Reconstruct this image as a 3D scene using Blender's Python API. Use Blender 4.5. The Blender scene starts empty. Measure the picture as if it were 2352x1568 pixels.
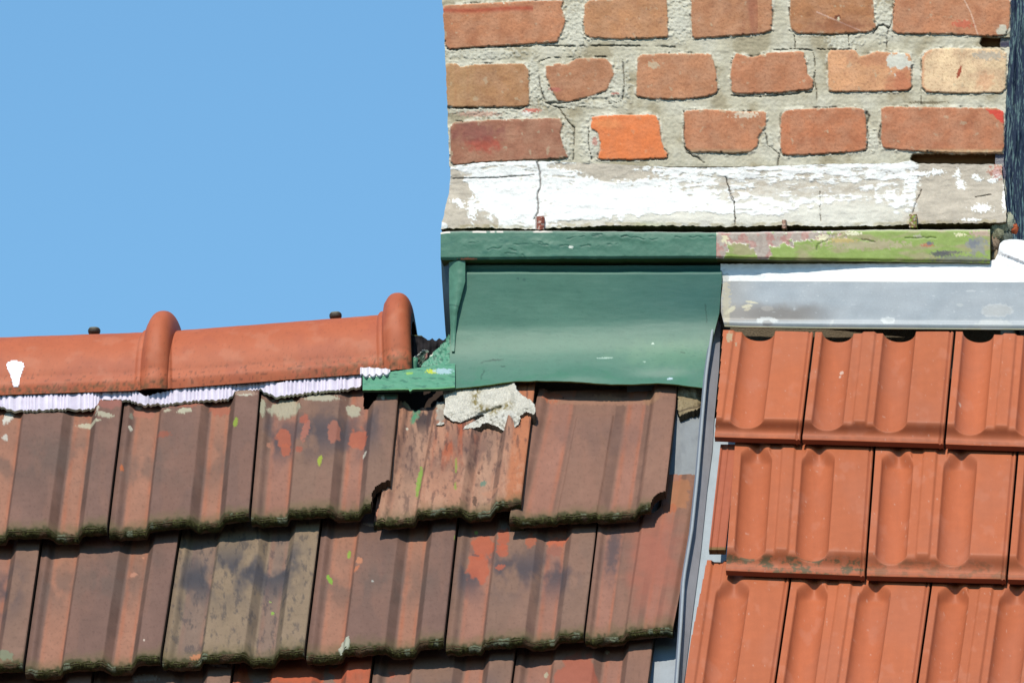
import bpy, math, random
import numpy as np
from mathutils import Vector

# ---------------------------------------------------------------- camera, sky, sun
scene = bpy.context.scene
COL = scene.collection
ELEV = math.radians(16.0)      # the camera looks up from the street
YAW = math.radians(7.0)        # the building stands slightly turned
PITCH = math.radians(51.0)     # roof pitch
DIST = 15.0
WM = 1.45                      # metres across the picture at DIST
PW, PH = 2352.0, 1568.0        # drawing units the outlines were measured in
F = PW * DIST / WM
CAM = np.array([0.0, 0.0, 1.6])
D0 = np.array([0.0, math.cos(ELEV), math.sin(ELEV)])
U0 = np.array([0.0, -math.sin(ELEV), math.cos(ELEV)])
R0 = np.array([1.0, 0.0, 0.0])
cam_d = bpy.data.cameras.new("camera"); cam = bpy.data.objects.new("camera", cam_d); COL.objects.link(cam)
cam.location = CAM; cam.rotation_euler = (math.pi / 2 + ELEV, 0, 0)
cam_d.sensor_width = 36.0; cam_d.lens = 36.0 * DIST / WM; cam_d.clip_start = 0.5; cam_d.clip_end = 3000
scene.camera = cam

SUN_AZ = math.radians(-19.0)   # to the left of the line of sight, behind the camera
SUN_EL = math.radians(50.5)
world = bpy.data.worlds.new("World"); scene.world = world; world.use_nodes = True
nt = world.node_tree; nt.nodes.clear()
sky = nt.nodes.new("ShaderNodeTexSky"); sky.sky_type = 'NISHITA'; sky.sun_disc = False
sky.sun_elevation = SUN_EL
sky.altitude = 0; sky.air_density = 1.2; sky.dust_density = 0.0; sky.ozone_density = 7.0
bg = nt.nodes.new("ShaderNodeBackground"); bg.inputs['Strength'].default_value = 0.142
wo = nt.nodes.new("ShaderNodeOutputWorld")
tn = nt.nodes.new("ShaderNodeVectorMath"); tn.operation = 'MULTIPLY'; tn.inputs[1].default_value = (0.88, 1.09, 1.05)   # the camera's cooler white balance for the sky
nt.links.new(sky.outputs[0], tn.inputs[0]); nt.links.new(tn.outputs[0], bg.inputs[0]); nt.links.new(bg.outputs[0], wo.inputs[0])
# vector pointing from the scene to the sun
SUNV = Vector((math.sin(SUN_AZ) * math.cos(SUN_EL), -math.cos(SUN_AZ) * math.cos(SUN_EL), math.sin(SUN_EL)))
sky.sun_rotation = math.atan2(SUNV.x, SUNV.y)
sl = bpy.data.lights.new("sun", 'SUN'); sl.energy = 4.9; sl.angle = math.radians(0.55); sl.color = (1.0, 0.935, 0.82)
so = bpy.data.objects.new("sun", sl); COL.objects.link(so); so.rotation_euler = SUNV.to_track_quat('Z', 'Y').to_euler()
so.location = (0, -5, 20)
scene.view_settings.view_transform = 'Standard'; scene.view_settings.look = 'None'
scene.view_settings.exposure = 0.0; scene.view_settings.gamma = 1.0
scene.render.engine = 'CYCLES'; scene.cycles.max_bounces = 6; scene.cycles.use_denoising = True

# ---------------------------------------------------------------- planes of the building
XB = np.array([math.cos(YAW), -math.sin(YAW), 0.0])
YB = np.array([math.sin(YAW), math.cos(YAW), 0.0])
ZB = np.array([0.0, 0.0, 1.0])

def ray(x, y):
    x = np.asarray(x, float); y = np.asarray(y, float)
    return D0 + ((x - PW / 2) / F)[..., None] * R0 + ((PH / 2 - y) / F)[..., None] * U0

P_HIT = CAM + DIST * ray(np.array(1176.), np.array(878.))
class Plane:
    def __init__(s, p, n): s.p = np.array(p, float); s.n = np.array(n, float) / np.linalg.norm(n)
    def t(s, x, y, off=0.0):
        d = ray(x, y); return ((s.p - CAM) @ s.n + off) / (d @ s.n)
    def at(s, x, y, off=0.0):
        return CAM + s.t(x, y, off)[..., None] * ray(x, y)
NR = -math.sin(PITCH) * YB + math.cos(PITCH) * ZB
UPS = math.cos(PITCH) * YB + math.sin(PITCH) * ZB
WALL = Plane(P_HIT, -YB)
ROOF = Plane(P_HIT, NR)
NEWROOF = Plane(P_HIT + 0.060 * NR, NR)

# ---------------------------------------------------------------- numpy noise
_rs = np.random.RandomState(7)
_perm = _rs.permutation(1024); _g = _rs.uniform(-1, 1, (1024, 2)); _g /= np.linalg.norm(_g, axis=1)[:, None]
def perlin(x, y):
    xi = np.floor(x).astype(int); yi = np.floor(y).astype(int); xf = x - xi; yf = y - yi
    u = xf**3 * (xf * (xf * 6 - 15) + 10); v = yf**3 * (yf * (yf * 6 - 15) + 10)
    def g(a, b, dx, dy):
        k = _perm[(_perm[a % 1024] + b) % 1024]; return _g[k, 0] * dx + _g[k, 1] * dy
    a = g(xi, yi, xf, yf); b = g(xi + 1, yi, xf - 1, yf); c = g(xi, yi + 1, xf, yf - 1); d = g(xi + 1, yi + 1, xf - 1, yf - 1)
    return ((a + u * (b - a)) + v * ((c + u * (d - c)) - (a + u * (b - a)))) * 1.5
def fbm(x, y, s=1.0, o=4, seed=0, sy=None, rough=0.5):
    sy = s if sy is None else sy
    r = 0; a = 1.0; t = 0
    for i in range(o):
        r = r + a * perlin(x / s * 2**i + 17.3 * seed + 5.1 * i, y / sy * 2**i + 9.7 * seed + 3.3 * i); t += a; a *= rough
    return r / t * 1.6
def sst(a, b, x):
    t = np.clip((x - a) / (b - a), 0, 1); return t * t * (3 - 2 * t)
def lin(c):
    c = np.asarray(c, float) / 255.0
    return np.where(c <= 0.04045, c / 12.92, ((c + 0.055) / 1.055)**2.4)
K = 0.78          # share of the seen brightness that is the surface's own colour (walls)
def S(r, g, b, k=None): return np.clip(lin((r, g, b)) * (K if k is None else k), 0, 0.93)
def mix(C, col, m):
    return C + (np.asarray(col) - C) * np.clip(m, 0, 1)[..., None]
def sdf_poly(X, Y, poly):
    """signed distance, negative inside"""
    P = np.asarray(poly, float); d = np.full(X.shape, 1e9); ins = np.zeros(X.shape, bool)
    for i in range(len(P)):
        a = P[i]; b = P[(i + 1) % len(P)]; e = b - a
        wx = X - a[0]; wy = Y - a[1]; t = np.clip((wx * e[0] + wy * e[1]) / max(e @ e, 1e-9), 0, 1)
        d = np.minimum(d, (wx - t * e[0])**2 + (wy - t * e[1])**2)
        c = ((a[1] > Y) != (b[1] > Y)) & (X < (b[0] - a[0]) * (Y - a[1]) / ((b[1] - a[1]) if abs(b[1] - a[1]) > 1e-9 else 1e-9) + a[0])
        ins ^= c
    d = np.sqrt(d); return np.where(ins, -d, d)
def dist_line(X, Y, pts):
    P = np.asarray(pts, float); d = np.full(X.shape, 1e9)
    for a, b in zip(P[:-1], P[1:]):
        e = b - a; wx = X - a[0]; wy = Y - a[1]; t = np.clip((wx * e[0] + wy * e[1]) / max(e @ e, 1e-9), 0, 1)
        d = np.minimum(d, (wx - t * e[0])**2 + (wy - t * e[1])**2)
    return np.sqrt(d)
def pl(pts, x):
    P = np.asarray(pts, float); return np.interp(x, P[:, 0], P[:, 1])
def blob(X, Y, cx, cy, rx, ry, seed=0, rot=0.0, rag=0.35, soft=0.12, sc=None):
    c, s = math.cos(rot), math.sin(rot); dx = X - cx; dy = Y - cy
    u = (dx * c + dy * s) / rx; v = (-dx * s + dy * c) / ry
    sc = sc or max(4.0, 0.8 * min(rx, ry))
    r = np.sqrt(u * u + v * v) + rag * fbm(X, Y, sc, 3, seed + 3)
    return 1 - sst(1 - soft, 1 + soft, r)

def chaikin(P, r=.22, n=1):
    P = np.asarray(P, float)
    for _ in range(n):
        Q = np.roll(P, -1, 0); P = np.stack([P * (1 - r) + Q * r, P * r + Q * (1 - r)], 1).reshape(-1, 2)
    return P
# ---------------------------------------------------------------- mesh helpers
def raw_mesh(name, V, quads, cols=None, flat=None, mats=(), mat_idx=None, tris=None):
    me = bpy.data.meshes.new(name)
    V = np.asarray(V, np.float32); Q = np.asarray(quads, np.int32).reshape(-1, 4)
    T = np.zeros((0, 3), np.int32) if tris is None else np.asarray(tris, np.int32).reshape(-1, 3)
    me.vertices.add(len(V)); me.vertices.foreach_set("co", V.ravel())
    nl = Q.size + T.size; me.loops.add(nl); me.loops.foreach_set("vertex_index", np.concatenate([Q.ravel(), T.ravel()]))
    npoly = len(Q) + len(T); me.polygons.add(npoly)
    ls = np.concatenate([np.arange(len(Q)) * 4, Q.size + np.arange(len(T)) * 3]).astype(np.int32)
    me.polygons.foreach_set("loop_start", ls)
    sm = np.ones(npoly, bool)
    if flat is not None: sm[flat] = False
    me.polygons.foreach_set("use_smooth", sm)
    if cols is not None:
        at = me.color_attributes.new("Col", 'FLOAT_COLOR', 'POINT')
        c4 = np.ones((len(V), 4), np.float32); c4[:, :3] = cols; at.data.foreach_set("color", c4.ravel())
    for m in mats: me.materials.append(m)
    if mat_idx is not None: me.polygons.foreach_set("material_index", np.asarray(mat_idx, np.int32))
    me.update(calc_edges=True); me.validate(); return me
def link(name, me, parent=None):
    o = bpy.data.objects.new(name, me); COL.objects.link(o)
    if parent is not None: o.parent = parent; o.matrix_parent_inverse = parent.matrix_world.inverted()
    return o
def tag(o, label=None, cat=None, group=None, kind=None):
    if label: o["label"] = label
    if cat: o["category"] = cat
    if group: o["group"] = group
    if cat and not kind: kind = "thing"
    if kind: o["kind"] = kind
    return o
def thing(name, loc, label, cat, group=None):
    o = bpy.data.objects.new(name, None); COL.objects.link(o); o.location = Vector([float(v) for v in loc]); o.empty_display_size = 0.05
    bpy.context.view_layer.update()
    return tag(o, label, cat, group)

def slab(name, P, back, C, mat, mask=None, parent=None, edgecol=None, flat_all=False):
    """closed solid from a grid of points P (n,m,3): front skin, back skin shifted by the vector 'back', edges round it"""
    n, m = P.shape[:2]
    if mask is None: Fm = np.ones((n - 1, m - 1), bool)
    else: Fm = mask[:-1, :-1] & mask[1:, :-1] & mask[:-1, 1:] & mask[1:, 1:]
    idx = np.arange(n * m).reshape(n, m)
    a = idx[:-1, :-1]; b = idx[1:, :-1]; c = idx[1:, 1:]; d = idx[:-1, 1:]
    q = np.stack([a, b, c, d], -1)[Fm]
    B = np.broadcast_to(np.asarray(back, float), P.shape)
    V = np.concatenate([P.reshape(-1, 3), (P + B).reshape(-1, 3)]); N = n * m
    qb = q[:, ::-1] + N
    sides = []
    Fp = np.pad(Fm, 1)
    inn = Fp[1:-1, 1:-1]
    for (nb, e0, e1) in ((Fp[:-2, 1:-1], d, a), (Fp[2:, 1:-1], b, c), (Fp[1:-1, :-2], a, b), (Fp[1:-1, 2:], c, d)):
        k = inn & ~nb; x, y = e0[k], e1[k]
        sides.append(np.stack([y, x, x + N, y + N], -1))
    s = np.concatenate(sides)
    Cf = np.broadcast_to(np.asarray(C, float), P.shape).reshape(-1, 3)
    # separate vertices for the edge faces so their colour can differ
    Ce = Cf if edgecol is None else np.broadcast_to(np.asarray(edgecol, float), P.shape).reshape(-1, 3)
    V = np.concatenate([V, V]); s = s + 2 * N
    cols = np.concatenate([Cf, Ce, Ce, Ce])
    Q = np.concatenate([q, qb, s])
    used = np.zeros(len(V), bool); used[Q.ravel()] = True
    remap = np.cumsum(used) - 1
    flat = np.arange(len(q) + len(qb), len(Q)) if not flat_all else np.arange(len(Q))
    me = raw_mesh(name, V[used], remap[Q], cols[used], flat, [mat])
    # shared winding check: make the front skin face the camera
    o = link(name, me, parent); return o

def box_mesh(name, corners8, mat, parent=None, col=None):
    """corners8: 4 front (ccw) + 4 back"""
    V = np.asarray(corners8, float)
    Q = [[0, 1, 2, 3], [7, 6, 5, 4], [0, 4, 5, 1], [1, 5, 6, 2], [2, 6, 7, 3], [3, 7, 4, 0]]
    return link(name, raw_mesh(name, V, Q, None if col is None else np.tile(col, (8, 1)), np.arange(6), [mat]), parent)

def tube(name, pts, rad, mat, col, parent=None, seg=10, cap=True):
    pts = np.asarray(pts, float); rad = np.broadcast_to(rad, (len(pts),)); V = []; Q = []
    for i, p in enumerate(pts):
        tdir = pts[min(i + 1, len(pts) - 1)] - pts[max(i - 1, 0)]; tdir = tdir / np.linalg.norm(tdir)
        a = np.cross(tdir, [0.3, 0.2, 0.9]); a /= np.linalg.norm(a); b = np.cross(tdir, a)
        for k in range(seg):
            an = 2 * math.pi * k / seg; V.append(p + rad[i] * (math.cos(an) * a + math.sin(an) * b))
    for i in range(len(pts) - 1):
        for k in range(seg):
            Q.append([i * seg + k, i * seg + (k + 1) % seg, (i + 1) * seg + (k + 1) % seg, (i + 1) * seg + k])
    T = []
    if cap:
        c0 = len(V); V.append(pts[0]); V.append(pts[-1]); L = (len(pts) - 1) * seg
        for k in range(seg): T.append([c0, (k + 1) % seg, k]); T.append([c0 + 1, L + k, L + (k + 1) % seg])
    fl = np.arange(len(Q), len(Q) + len(T))
    return link(name, raw_mesh(name, V, Q, np.tile(col, (len(V), 1)), fl, [mat], tris=T or None), parent)

# ---------------------------------------------------------------- materials
def vmat(name, rough=0.85, grain=0.10, gscale=900, bump=0.25, bdist=0.0006, spec=0.3, metallic=0.0, speck=None, mid=0.08, mscale=60, coat=0.0):
    m = bpy.data.materials.new(name); m.use_nodes = True; t = m.node_tree; N = t.nodes; L = t.links
    p = N['Principled BSDF']; p.inputs['Roughness'].default_value = rough; p.inputs['Metallic'].default_value = metallic
    p.inputs['Specular IOR Level'].default_value = spec
    at = N.new('ShaderNodeAttribute'); at.attribute_name = 'Col'
    tc = N.new('ShaderNodeTexCoord')
    n1 = N.new('ShaderNodeTexNoise'); n1.inputs['Scale'].default_value = gscale; n1.inputs['Detail'].default_value = 3; n1.inputs['Roughness'].default_value = 0.7
    n2 = N.new('ShaderNodeTexNoise'); n2.inputs['Scale'].default_value = mscale; n2.inputs['Detail'].default_value = 5
    for n in (n1, n2): L.new(tc.outputs['Object'], n.inputs['Vector'])
    def mr(src, lo, hi):
        r = N.new('ShaderNodeMapRange'); r.inputs['From Min'].default_value = 0.3; r.inputs['From Max'].default_value = 0.7
        r.inputs['To Min'].default_value = lo; r.inputs['To Max'].default_value = hi; L.new(src, r.inputs['Value']); return r.outputs[0]
    mu = N.new('ShaderNodeMath'); mu.operation = 'MULTIPLY'
    L.new(mr(n1.outputs['Fac'], 1 - grain, 1 + grain), mu.inputs[0]); L.new(mr(n2.outputs['Fac'], 1 - mid, 1 + mid), mu.inputs[1])
    vm = N.new('ShaderNodeVectorMath'); vm.operation = 'SCALE'; L.new(at.outputs['Color'], vm.inputs[0]); L.new(mu.outputs[0], vm.inputs['Scale'])
    L.new(vm.outputs[0], p.inputs['Base Color'])
    b = N.new('ShaderNodeBump'); b.inputs['Strength'].default_value = bump; b.inputs['Distance'].default_value = bdist
    L.new(n1.outputs['Fac'], b.inputs['Height']); L.new(b.outputs[0], p.inputs['Normal'])
    return m
M_BRICK = vmat("brick_and_mortar", 0.92, 0.10, 800, 0.35, 0.0008)
M_PLASTER = vmat("lime_plaster", 0.9, 0.10, 800, 0.5, 0.0010)
M_OLD = vmat("weathered_clay", 0.8, 0.06, 1000, 0.28, 0.0006, spec=0.22, mid=0.05)
M_NEW = vmat("new_clay", 0.6, 0.05, 1100, 0.15, 0.0004, spec=0.25, mid=0.04)
M_MOSS = vmat("moss", 0.95, 0.40, 500, 1.0, 0.003, spec=0.1)
M_PAINT = vmat("green_sheet_paint", 0.5, 0.06, 900, 0.2, 0.0005, spec=0.28, mid=0.04)
M_ZINC = vmat("zinc", 0.45, 0.05, 500, 0.1, 0.0004, spec=0.35, mid=0.05)
M_WHITE = vmat("white_coating", 0.6, 0.02, 500, 0.1, 0.0004)
M_MORTAR = vmat("mortar", 0.95, 0.22, 450, 1.0, 0.002)
M_DARK = vmat("dark_roof_timber", 0.95, 0.2, 100, 0.3)
M_METAL = vmat("rusty_metal", 0.6, 0.2, 700, 0.4, 0.001, metallic=0.3)
# ---------------------------------------------------------------- the street ground, far below the picture
gm = bpy.data.materials.new("asphalt"); gm.use_nodes = True
gp = gm.node_tree.nodes['Principled BSDF']; gp.inputs['Roughness'].default_value = 0.95
gn = gm.node_tree.nodes.new('ShaderNodeTexNoise'); gn.inputs['Scale'].default_value = 0.8; gn.inputs['Detail'].default_value = 8
gr = gm.node_tree.nodes.new('ShaderNodeValToRGB'); gr.color_ramp.elements[0].color = (0.05, 0.05, 0.048, 1); gr.color_ramp.elements[1].color = (0.11, 0.105, 0.095, 1)
gm.node_tree.links.new(gn.outputs['Fac'], gr.inputs[0]); gm.node_tree.links.new(gr.outputs[0], gp.inputs['Base Color'])
g = 1500.0
tag(link("ground", raw_mesh("ground", [(-g, -g, 0), (g, -g, 0), (g, g, 0), (-g, g, 0)], [[0, 1, 2, 3]], mats=[gm])), kind="structure")

# ---------------------------------------------------------------- house under the tiles
def B(x, y, z): return P_HIT + x * XB + y * YB + z * ZB     # building coordinates from the foot of the chimney
house = thing("house", B(0, 0, -P_HIT[2]), "dark roof boarding in the shadow gaps under the tiles", "house")
def deck(plane_off, xl, xr, y_top, y_bot, name, mat, col, thick=0.03):
    p0 = P_HIT + plane_off * NR
    def pt(x, yb):                                     # on the roof slope
        s = (yb - (p0 - P_HIT) @ YB) / math.cos(PITCH); return p0 + x * XB + s * UPS
    a, b, c, d = pt(xl, y_bot), pt(xr, y_bot), pt(xr, y_top), pt(xl, y_top)
    fr = [a, b, c, d]; bk = [v - thick * NR for v in fr]
    return box_mesh(name, fr + bk, mat, house, col)
DKC = S(52, 40, 34)
dk = deck(-0.030, -3.2, 0.262, 0.085, -3.2, "roof_deck", M_DARK, DKC)
dk2 = deck(0.000, 0.31, 3.2, 0.00, -3.2, "roof_deck", M_DARK, DKC)
rz = 0.085 * math.tan(PITCH) - 0.03
for (xl, xr) in ((-3.2, 3.2),):                        # the slope on the far side, and the walls
    a = [B(xl, 0.09, rz - 0.03), B(xr, 0.09, rz - 0.03), B(xr, 4, rz - 4.6), B(xl, 4, rz - 4.6)]
    box_mesh("roof_deck", a + [v - 0.05 * ZB for v in a], M_DARK, house, DKC)
zb = -3.1 * math.tan(PITCH) - 0.1
a = [B(-3.1, -3.0, -P_HIT[2]), B(3.1, -3.0, -P_HIT[2]), B(3.1, -3.0, zb), B(-3.1, -3.0, zb)]
box_mesh("wall", a + [v + 6.8 * YB for v in a], M_BRICK, house, S(170, 120, 95))

# ---------------------------------------------------------------- chimney
chim = thing("brick_chimney", B(0.3, 0.2, 0.0), "weathered red brick chimney with pale mortar and a flaking white plaster foot", "chimney")
def za(pts): return [(1008.8 + x * .3308, y * .3308) for x, y in pts]
def zb_(pts): return [(1631.4 + x * .3308, y * .3308) for x, y in pts]
BR = [
 (za([(18, 42), (200, 28), (600, 8), (860, 2), (848, 60), (882, 140), (850, 230), (820, 295), (600, 310), (300, 328), (45, 345)]), (190, 114, 90), 1),
 (za([(1010, 30), (1050, 0), (1300, -15), (1580, -12), (1590, 100), (1590, 262), (1500, 265), (1300, 275), (1050, 265), (1010, 240), (1000, 150)]), (190, 122, 94), 2),
 ([(1588, -5), (1700, -6), (1773, -5), (1775, 40), (1772, 70), (1750, 78), (1650, 85), (1590, 90), (1587, 40)], (186, 116, 92), 3),
 (zb_([(555, -15), (1130, -15), (1135, 60), (1155, 200), (1100, 225), (850, 240), (600, 235), (560, 205), (550, 100)]), (182, 112, 84), 4),
 (zb_([(1280, -15), (2090, -15), (2080, 180), (2050, 245), (1950, 255), (1700, 240), (1300, 235), (1265, 215), (1265, 100)]), (192, 116, 92), 5),
 (za([(45, 440), (120, 440), (150, 470), (220, 450), (590, 440), (620, 490), (625, 560), (625, 740), (400, 745), (60, 748), (40, 600)]), (178, 116, 88), 6),
 (za([(740, 460), (820, 440), (880, 450), (960, 405), (1150, 405), (1200, 450), (1215, 520), (1180, 590), (1160, 630), (1080, 660), (980, 690), (900, 710), (820, 700), (795, 650), (765, 600), (742, 530)]), (182, 112, 90), 7),
 (za([(1380, 380), (1650, 370), (1890, 375), (1905, 430), (1925, 500), (1935, 640), (1870, 670), (1700, 690), (1500, 690), (1365, 670), (1370, 550)]), (190, 118, 94), 8),
 (zb_([(150, 430), (180, 370), (290, 400), (420, 365), (650, 355), (670, 450), (680, 520), (720, 560), (710, 620), (500, 645), (200, 655), (150, 640), (140, 520)]), (192, 114, 90), 9),
 (zb_([(815, 350), (1000, 345), (1040, 395), (1090, 380), (1150, 355), (1220, 365), (1380, 370), (1400, 420), (1395, 630), (1200, 635), (850, 640), (820, 630)]), (222, 164, 120), 10),
 (zb_([(1470, 400), (1500, 355), (1570, 335), (2060, 340), (2055, 645), (1700, 650), (1500, 640), (1465, 600)]), (238, 206, 164), 11),
 (za([(75, 850), (400, 830), (840, 820), (860, 860), (840, 930), (860, 1010), (900, 1100), (600, 1115), (300, 1130), (80, 1150)]), (164, 98, 86), 12),
 (za([(1060, 810), (1180, 800), (1500, 795), (1530, 850), (1540, 960), (1560, 1040), (1590, 1070), (1580, 1100), (1350, 1110), (1100, 1110), (1120, 1000), (1100, 920), (1050, 890)]), (236, 134, 80), 13),
 ([(1571, 255), (1625, 251), (1700, 257), (1760, 256), (1759, 290), (1744, 313), (1740, 335), (1724, 350), (1680, 353), (1640, 350), (1590, 352), (1575, 340), (1570, 310)], (194, 116, 92), 14),
 (zb_([(490, 800), (530, 765), (700, 755), (1000, 745), (1070, 760), (1085, 850), (1090, 1040), (1000, 1055), (700, 1075), (500, 1080), (485, 1000)]), (192, 108, 84), 15),
 (zb_([(1185, 740), (1500, 745), (2040, 750), (2040, 1060), (1900, 1067), (1650, 1062), (1400, 1050), (1200, 1030), (1180, 960), (1190, 880)]), (190, 110, 88), 16),
]
xx = 1014.
for i, w in enumerate((190, 186, 200, 178, 192, 195)):           # the next course up, above the picture
    BR.append(([(xx, -118), (xx + w, -120), (xx + w, -34), (xx, -32)], (184 + 6 * (i % 3), 114, 90), 20 + i)); xx += w + 26
Yr_, Xs = np.arange(-134., 384.1, 1.9), np.linspace(0, 1, 660)
LB = [(-140, 1012), (0, 1015), (60, 1020), (120, 1022), (240, 1027), (340, 1031), (390, 1032)]
RB = [(-140, 2328), (0, 2321), (100, 2319), (240, 2310), (340, 2306), (390, 2303)]
Y, Sg = np.meshgrid(Yr_, Xs, indexing='ij')
l = pl(LB, Y) + 1.5 * fbm(Y, Y * 0, 14, 3, 5); r = pl(RB, Y) + 1.5 * fbm(Y, Y * 0, 12, 3, 6)
X = l + Sg * (r - l)
mort = fbm(X, Y, 90, 4, 1)
C = np.broadcast_to(S(204, 196, 172), X.shape + (3,)).copy()
C = mix(C, S(178, 166, 138), sst(0.0, 0.5, mort)); C = mix(C, S(218, 212, 192), sst(0.05, 0.6, -mort) * 0.8)
C *= (1 + 0.10 * fbm(X, Y, 9, 3, 2))[..., None]
# whiter, rougher mortar patches beside some bricks
H = -0.0030 + 0.0006 * fbm(X, Y, 40, 3, 3) + 0.0005 * fbm(X, Y, 7, 3, 4)
H += 0.00025 * fbm(X, Y, 300, 2, 31, sy=9)                         # trowel lines
for (cx, cy, rx, ry, sd) in ((1325, 55, 32, 55, 1), (1560, 45, 26, 50, 2), (1225, 190, 16, 55, 3), (1262, 210, 30, 34, 4), (1420, 190, 26, 50, 5), (1300, 320, 14, 46, 6),
                             (1358, 320, 22, 45, 7), (1110, 252, 90, 9, 8), (1160, 268, 60, 9, 9), (1330, 240, 70, 8, 10), (1380, 215, 60, 9, 11), (1110, 122, 95, 12, 12), (1937, 96, 40, 15, 13), (2030, 45, 22, 45, 14), (1760, 320, 14, 16, 15), (2006, 322, 12, 22, 16), (1835, 290, 10, 40, 17)):
    b = blob(X, Y, cx, cy, rx, ry, sd, rag=0.7, soft=0.3, sc=9)
    C = mix(C, S(220, 216, 198), b * 0.75 * (0.6 + 0.4 * sst(-.3, .3, fbm(X, Y, 6, 3, sd)))); H += b * (0.0012 + 0.0010 * np.clip(fbm(X, Y, 8, 4, sd + 50, rough=.7), -.6, 1))
    C = mix(C, S(120, 112, 92), b * sst(0.30, 0.6, fbm(X, Y, 5, 3, sd + 70)) * 0.35)
edge_n = 0.9 * fbm(X, Y, 24, 4, 8, rough=.6) + 0.9 * fbm(X, Y, 6, 3, 9)
for poly, rgb, sd in BR:
    P = chaikin(poly, .10, 1); x0, y0 = P.min(0) - 14; x1, y1 = P.max(0) + 14
    sel = (X > x0) & (X < x1) & (Y > y0) & (Y < y1); xs, ys = X[sel], Y[sel]
    d = sdf_poly(xs, ys, P) + edge_n[sel]
    d = d + 2.2 * np.clip(fbm(xs, ys, 11, 4, sd + 90, rough=.7) - .25, 0, 1) * 3
    m = 1 - sst(-1.3, 1.0, d)
    # crack line / recess round the brick, with a shadow line painted under it
    c_, h_ = C[sel], H[sel]
    under = np.exp(-((d - 1.6) / 1.3)**2) * sst(-0.2, 0.45, fbm(xs, ys, 40, 3, sd + 11) + 0.75 * sst(P[:, 1].mean(), y1 - 12, ys) - 0.25)
    c_ = mix(c_, S(70, 58, 46), under * 0.75); h_ = h_ - 0.0022 * under
    crust = sst(9, 2, d) * sst(-2, 1, d) * sst(-.05, .3, fbm(xs, ys, 24, 4, sd + 95, rough=.65)); c_ = mix(c_, S(230, 224, 204), crust * .75); h_ = h_ + crust * (.0014 + .0012 * fbm(xs, ys, 7, 3, sd + 96))
    if sd not in (10, 11, 13): rgb = (rgb[0] + 2, rgb[1] + 16, rgb[2] + 4)
    base = S(*rgb)
    bc = np.broadcast_to(base, c_.shape).copy()
    bc *= (1 + 0.11 * fbm(xs, ys, 60, 4, sd + 20) + 0.07 * fbm(xs, ys, 60, 2, sd + 21, sy=900) + 0.06 * fbm(xs, ys, 6, 3, sd + 22))[..., None]
    bc = mix(bc, base * np.array([0.76, 0.70, 0.70]), sst(0.15, 0.7, fbm(xs, ys, 45, 3, sd + 30)) * 0.6)
    bc = mix(bc, base * np.array([1.10, 1.02, 0.92]), sst(-4, 0, d) * 0.3)
    bc = mix(bc, S(196, 182, 152), sst(0.64, 0.8, fbm(xs, ys, 20, 4, sd + 40) + 0.40 * sst(-8, 0, d)) * 0.5)
    bc = bc * 1.06; bc = mix(bc, S(206, 164, 134), .26 * sst(-.5, .6, fbm(xs, ys, 34, 4, sd + 60))); bc = mix(bc, S(150, 96, 70), sst(.25, .55, fbm(xs, ys, 5, 3, sd + 61)) * .35)
    if sd == 3: bc = mix(bc, S(150, 78, 62), ((xs > 1702) & (xs < 1740)) * 0.5 * sst(-.5, .2, fbm(xs, ys, 30, 2, 3, sy=200)))
    if sd == 1: bc = mix(bc, S(178, 70, 50), np.exp(-((ys - 22 - 3 * np.sin(xs / 40)) / 6)**2) * (xs < 1225) * 0.7)
    if sd == 6: bc = mix(bc, S(196, 160, 116), sst(1130, 1040, xs) * 0.45 * (0.7 + .5 * fbm(xs, ys, 12, 2, 4, sy=200)))
    if sd == 12:
        bc = mix(bc, S(186, 72, 60), blob(xs, ys, 1112, 332, 36, 16, 4, rag=.5, soft=.5) * 0.6); bc = mix(bc, S(140, 82, 76), blob(xs, ys, 1090, 305, 60, 20, 8, rag=.5, soft=.6) * 0.7)
    if sd == 4:
        bc = mix(bc, S(120, 66, 48), blob(xs, ys, 1924, 41, 7, 6, 4) * 0.9); bc = mix(bc, S(236, 226, 190), blob(xs, ys, 1926, 45, 3, 6, 5))
        bc = mix(bc, S(212, 170, 150), (dist_line(xs, ys, [(1876, 28), (1950, 60), (1975, 70)]) < 1.4) * 0.8)
        bc = mix(bc, S(140, 78, 56), blob(xs, ys, 1930, 60, 60, 14, 6, rag=.5, soft=.6) * 0.5)
    if sd == 5:
        bc = mix(bc, S(226, 186, 160), (dist_line(xs, ys, [(2212, -5), (2230, 30), (2246, 80)]) < 1.5) * 0.8)
        bc = mix(bc, S(214, 204, 182), blob(xs, ys, 2302, 70, 13, 11, 7)); bc = mix(bc, S(214, 84, 66), blob(xs, ys, 2210, 56, 22, 9, 9, rag=.7) * 0.5)
    if sd == 10:
        bc = mix(bc, S(198, 116, 84), blob(xs, ys, 2075, 190, 34, 30, 3, rag=.5, soft=.5) * 0.75); bc = mix(bc, S(196, 130, 96), blob(xs, ys, 2010, 135, 50, 16, 13, rag=.5, soft=.6) * 0.6)
        wp = blob(xs, ys, 2062, 140, 26, 22, 23, rag=.9); bc = mix(bc, S(226, 222, 206), wp); h_ = h_ + .001 * wp
    if sd == 11:
        bc = mix(bc, S(214, 140, 100), sst(-9, -1, d) * (xs < 2140) * 0.6); bc = mix(bc, S(170, 84, 60), blob(xs, ys, 2203, 166, 4, 14, 3, rot=.3))
        bc = mix(bc, S(190, 178, 160), blob(xs, ys, 2268, 128, 34, 9, 33, rag=.8) * 0.8); bc = mix(bc, S(226, 160, 120), blob(xs, ys, 2262, 185, 20, 18, 9, rag=.6, soft=.4) * .5)
    if sd == 13:
        bc = mix(bc, base, .6); bc = mix(bc, S(244, 160, 104), blob(xs, ys, 1395, 285, 30, 10, 3, rag=.5, soft=.6) * .5)
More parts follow.
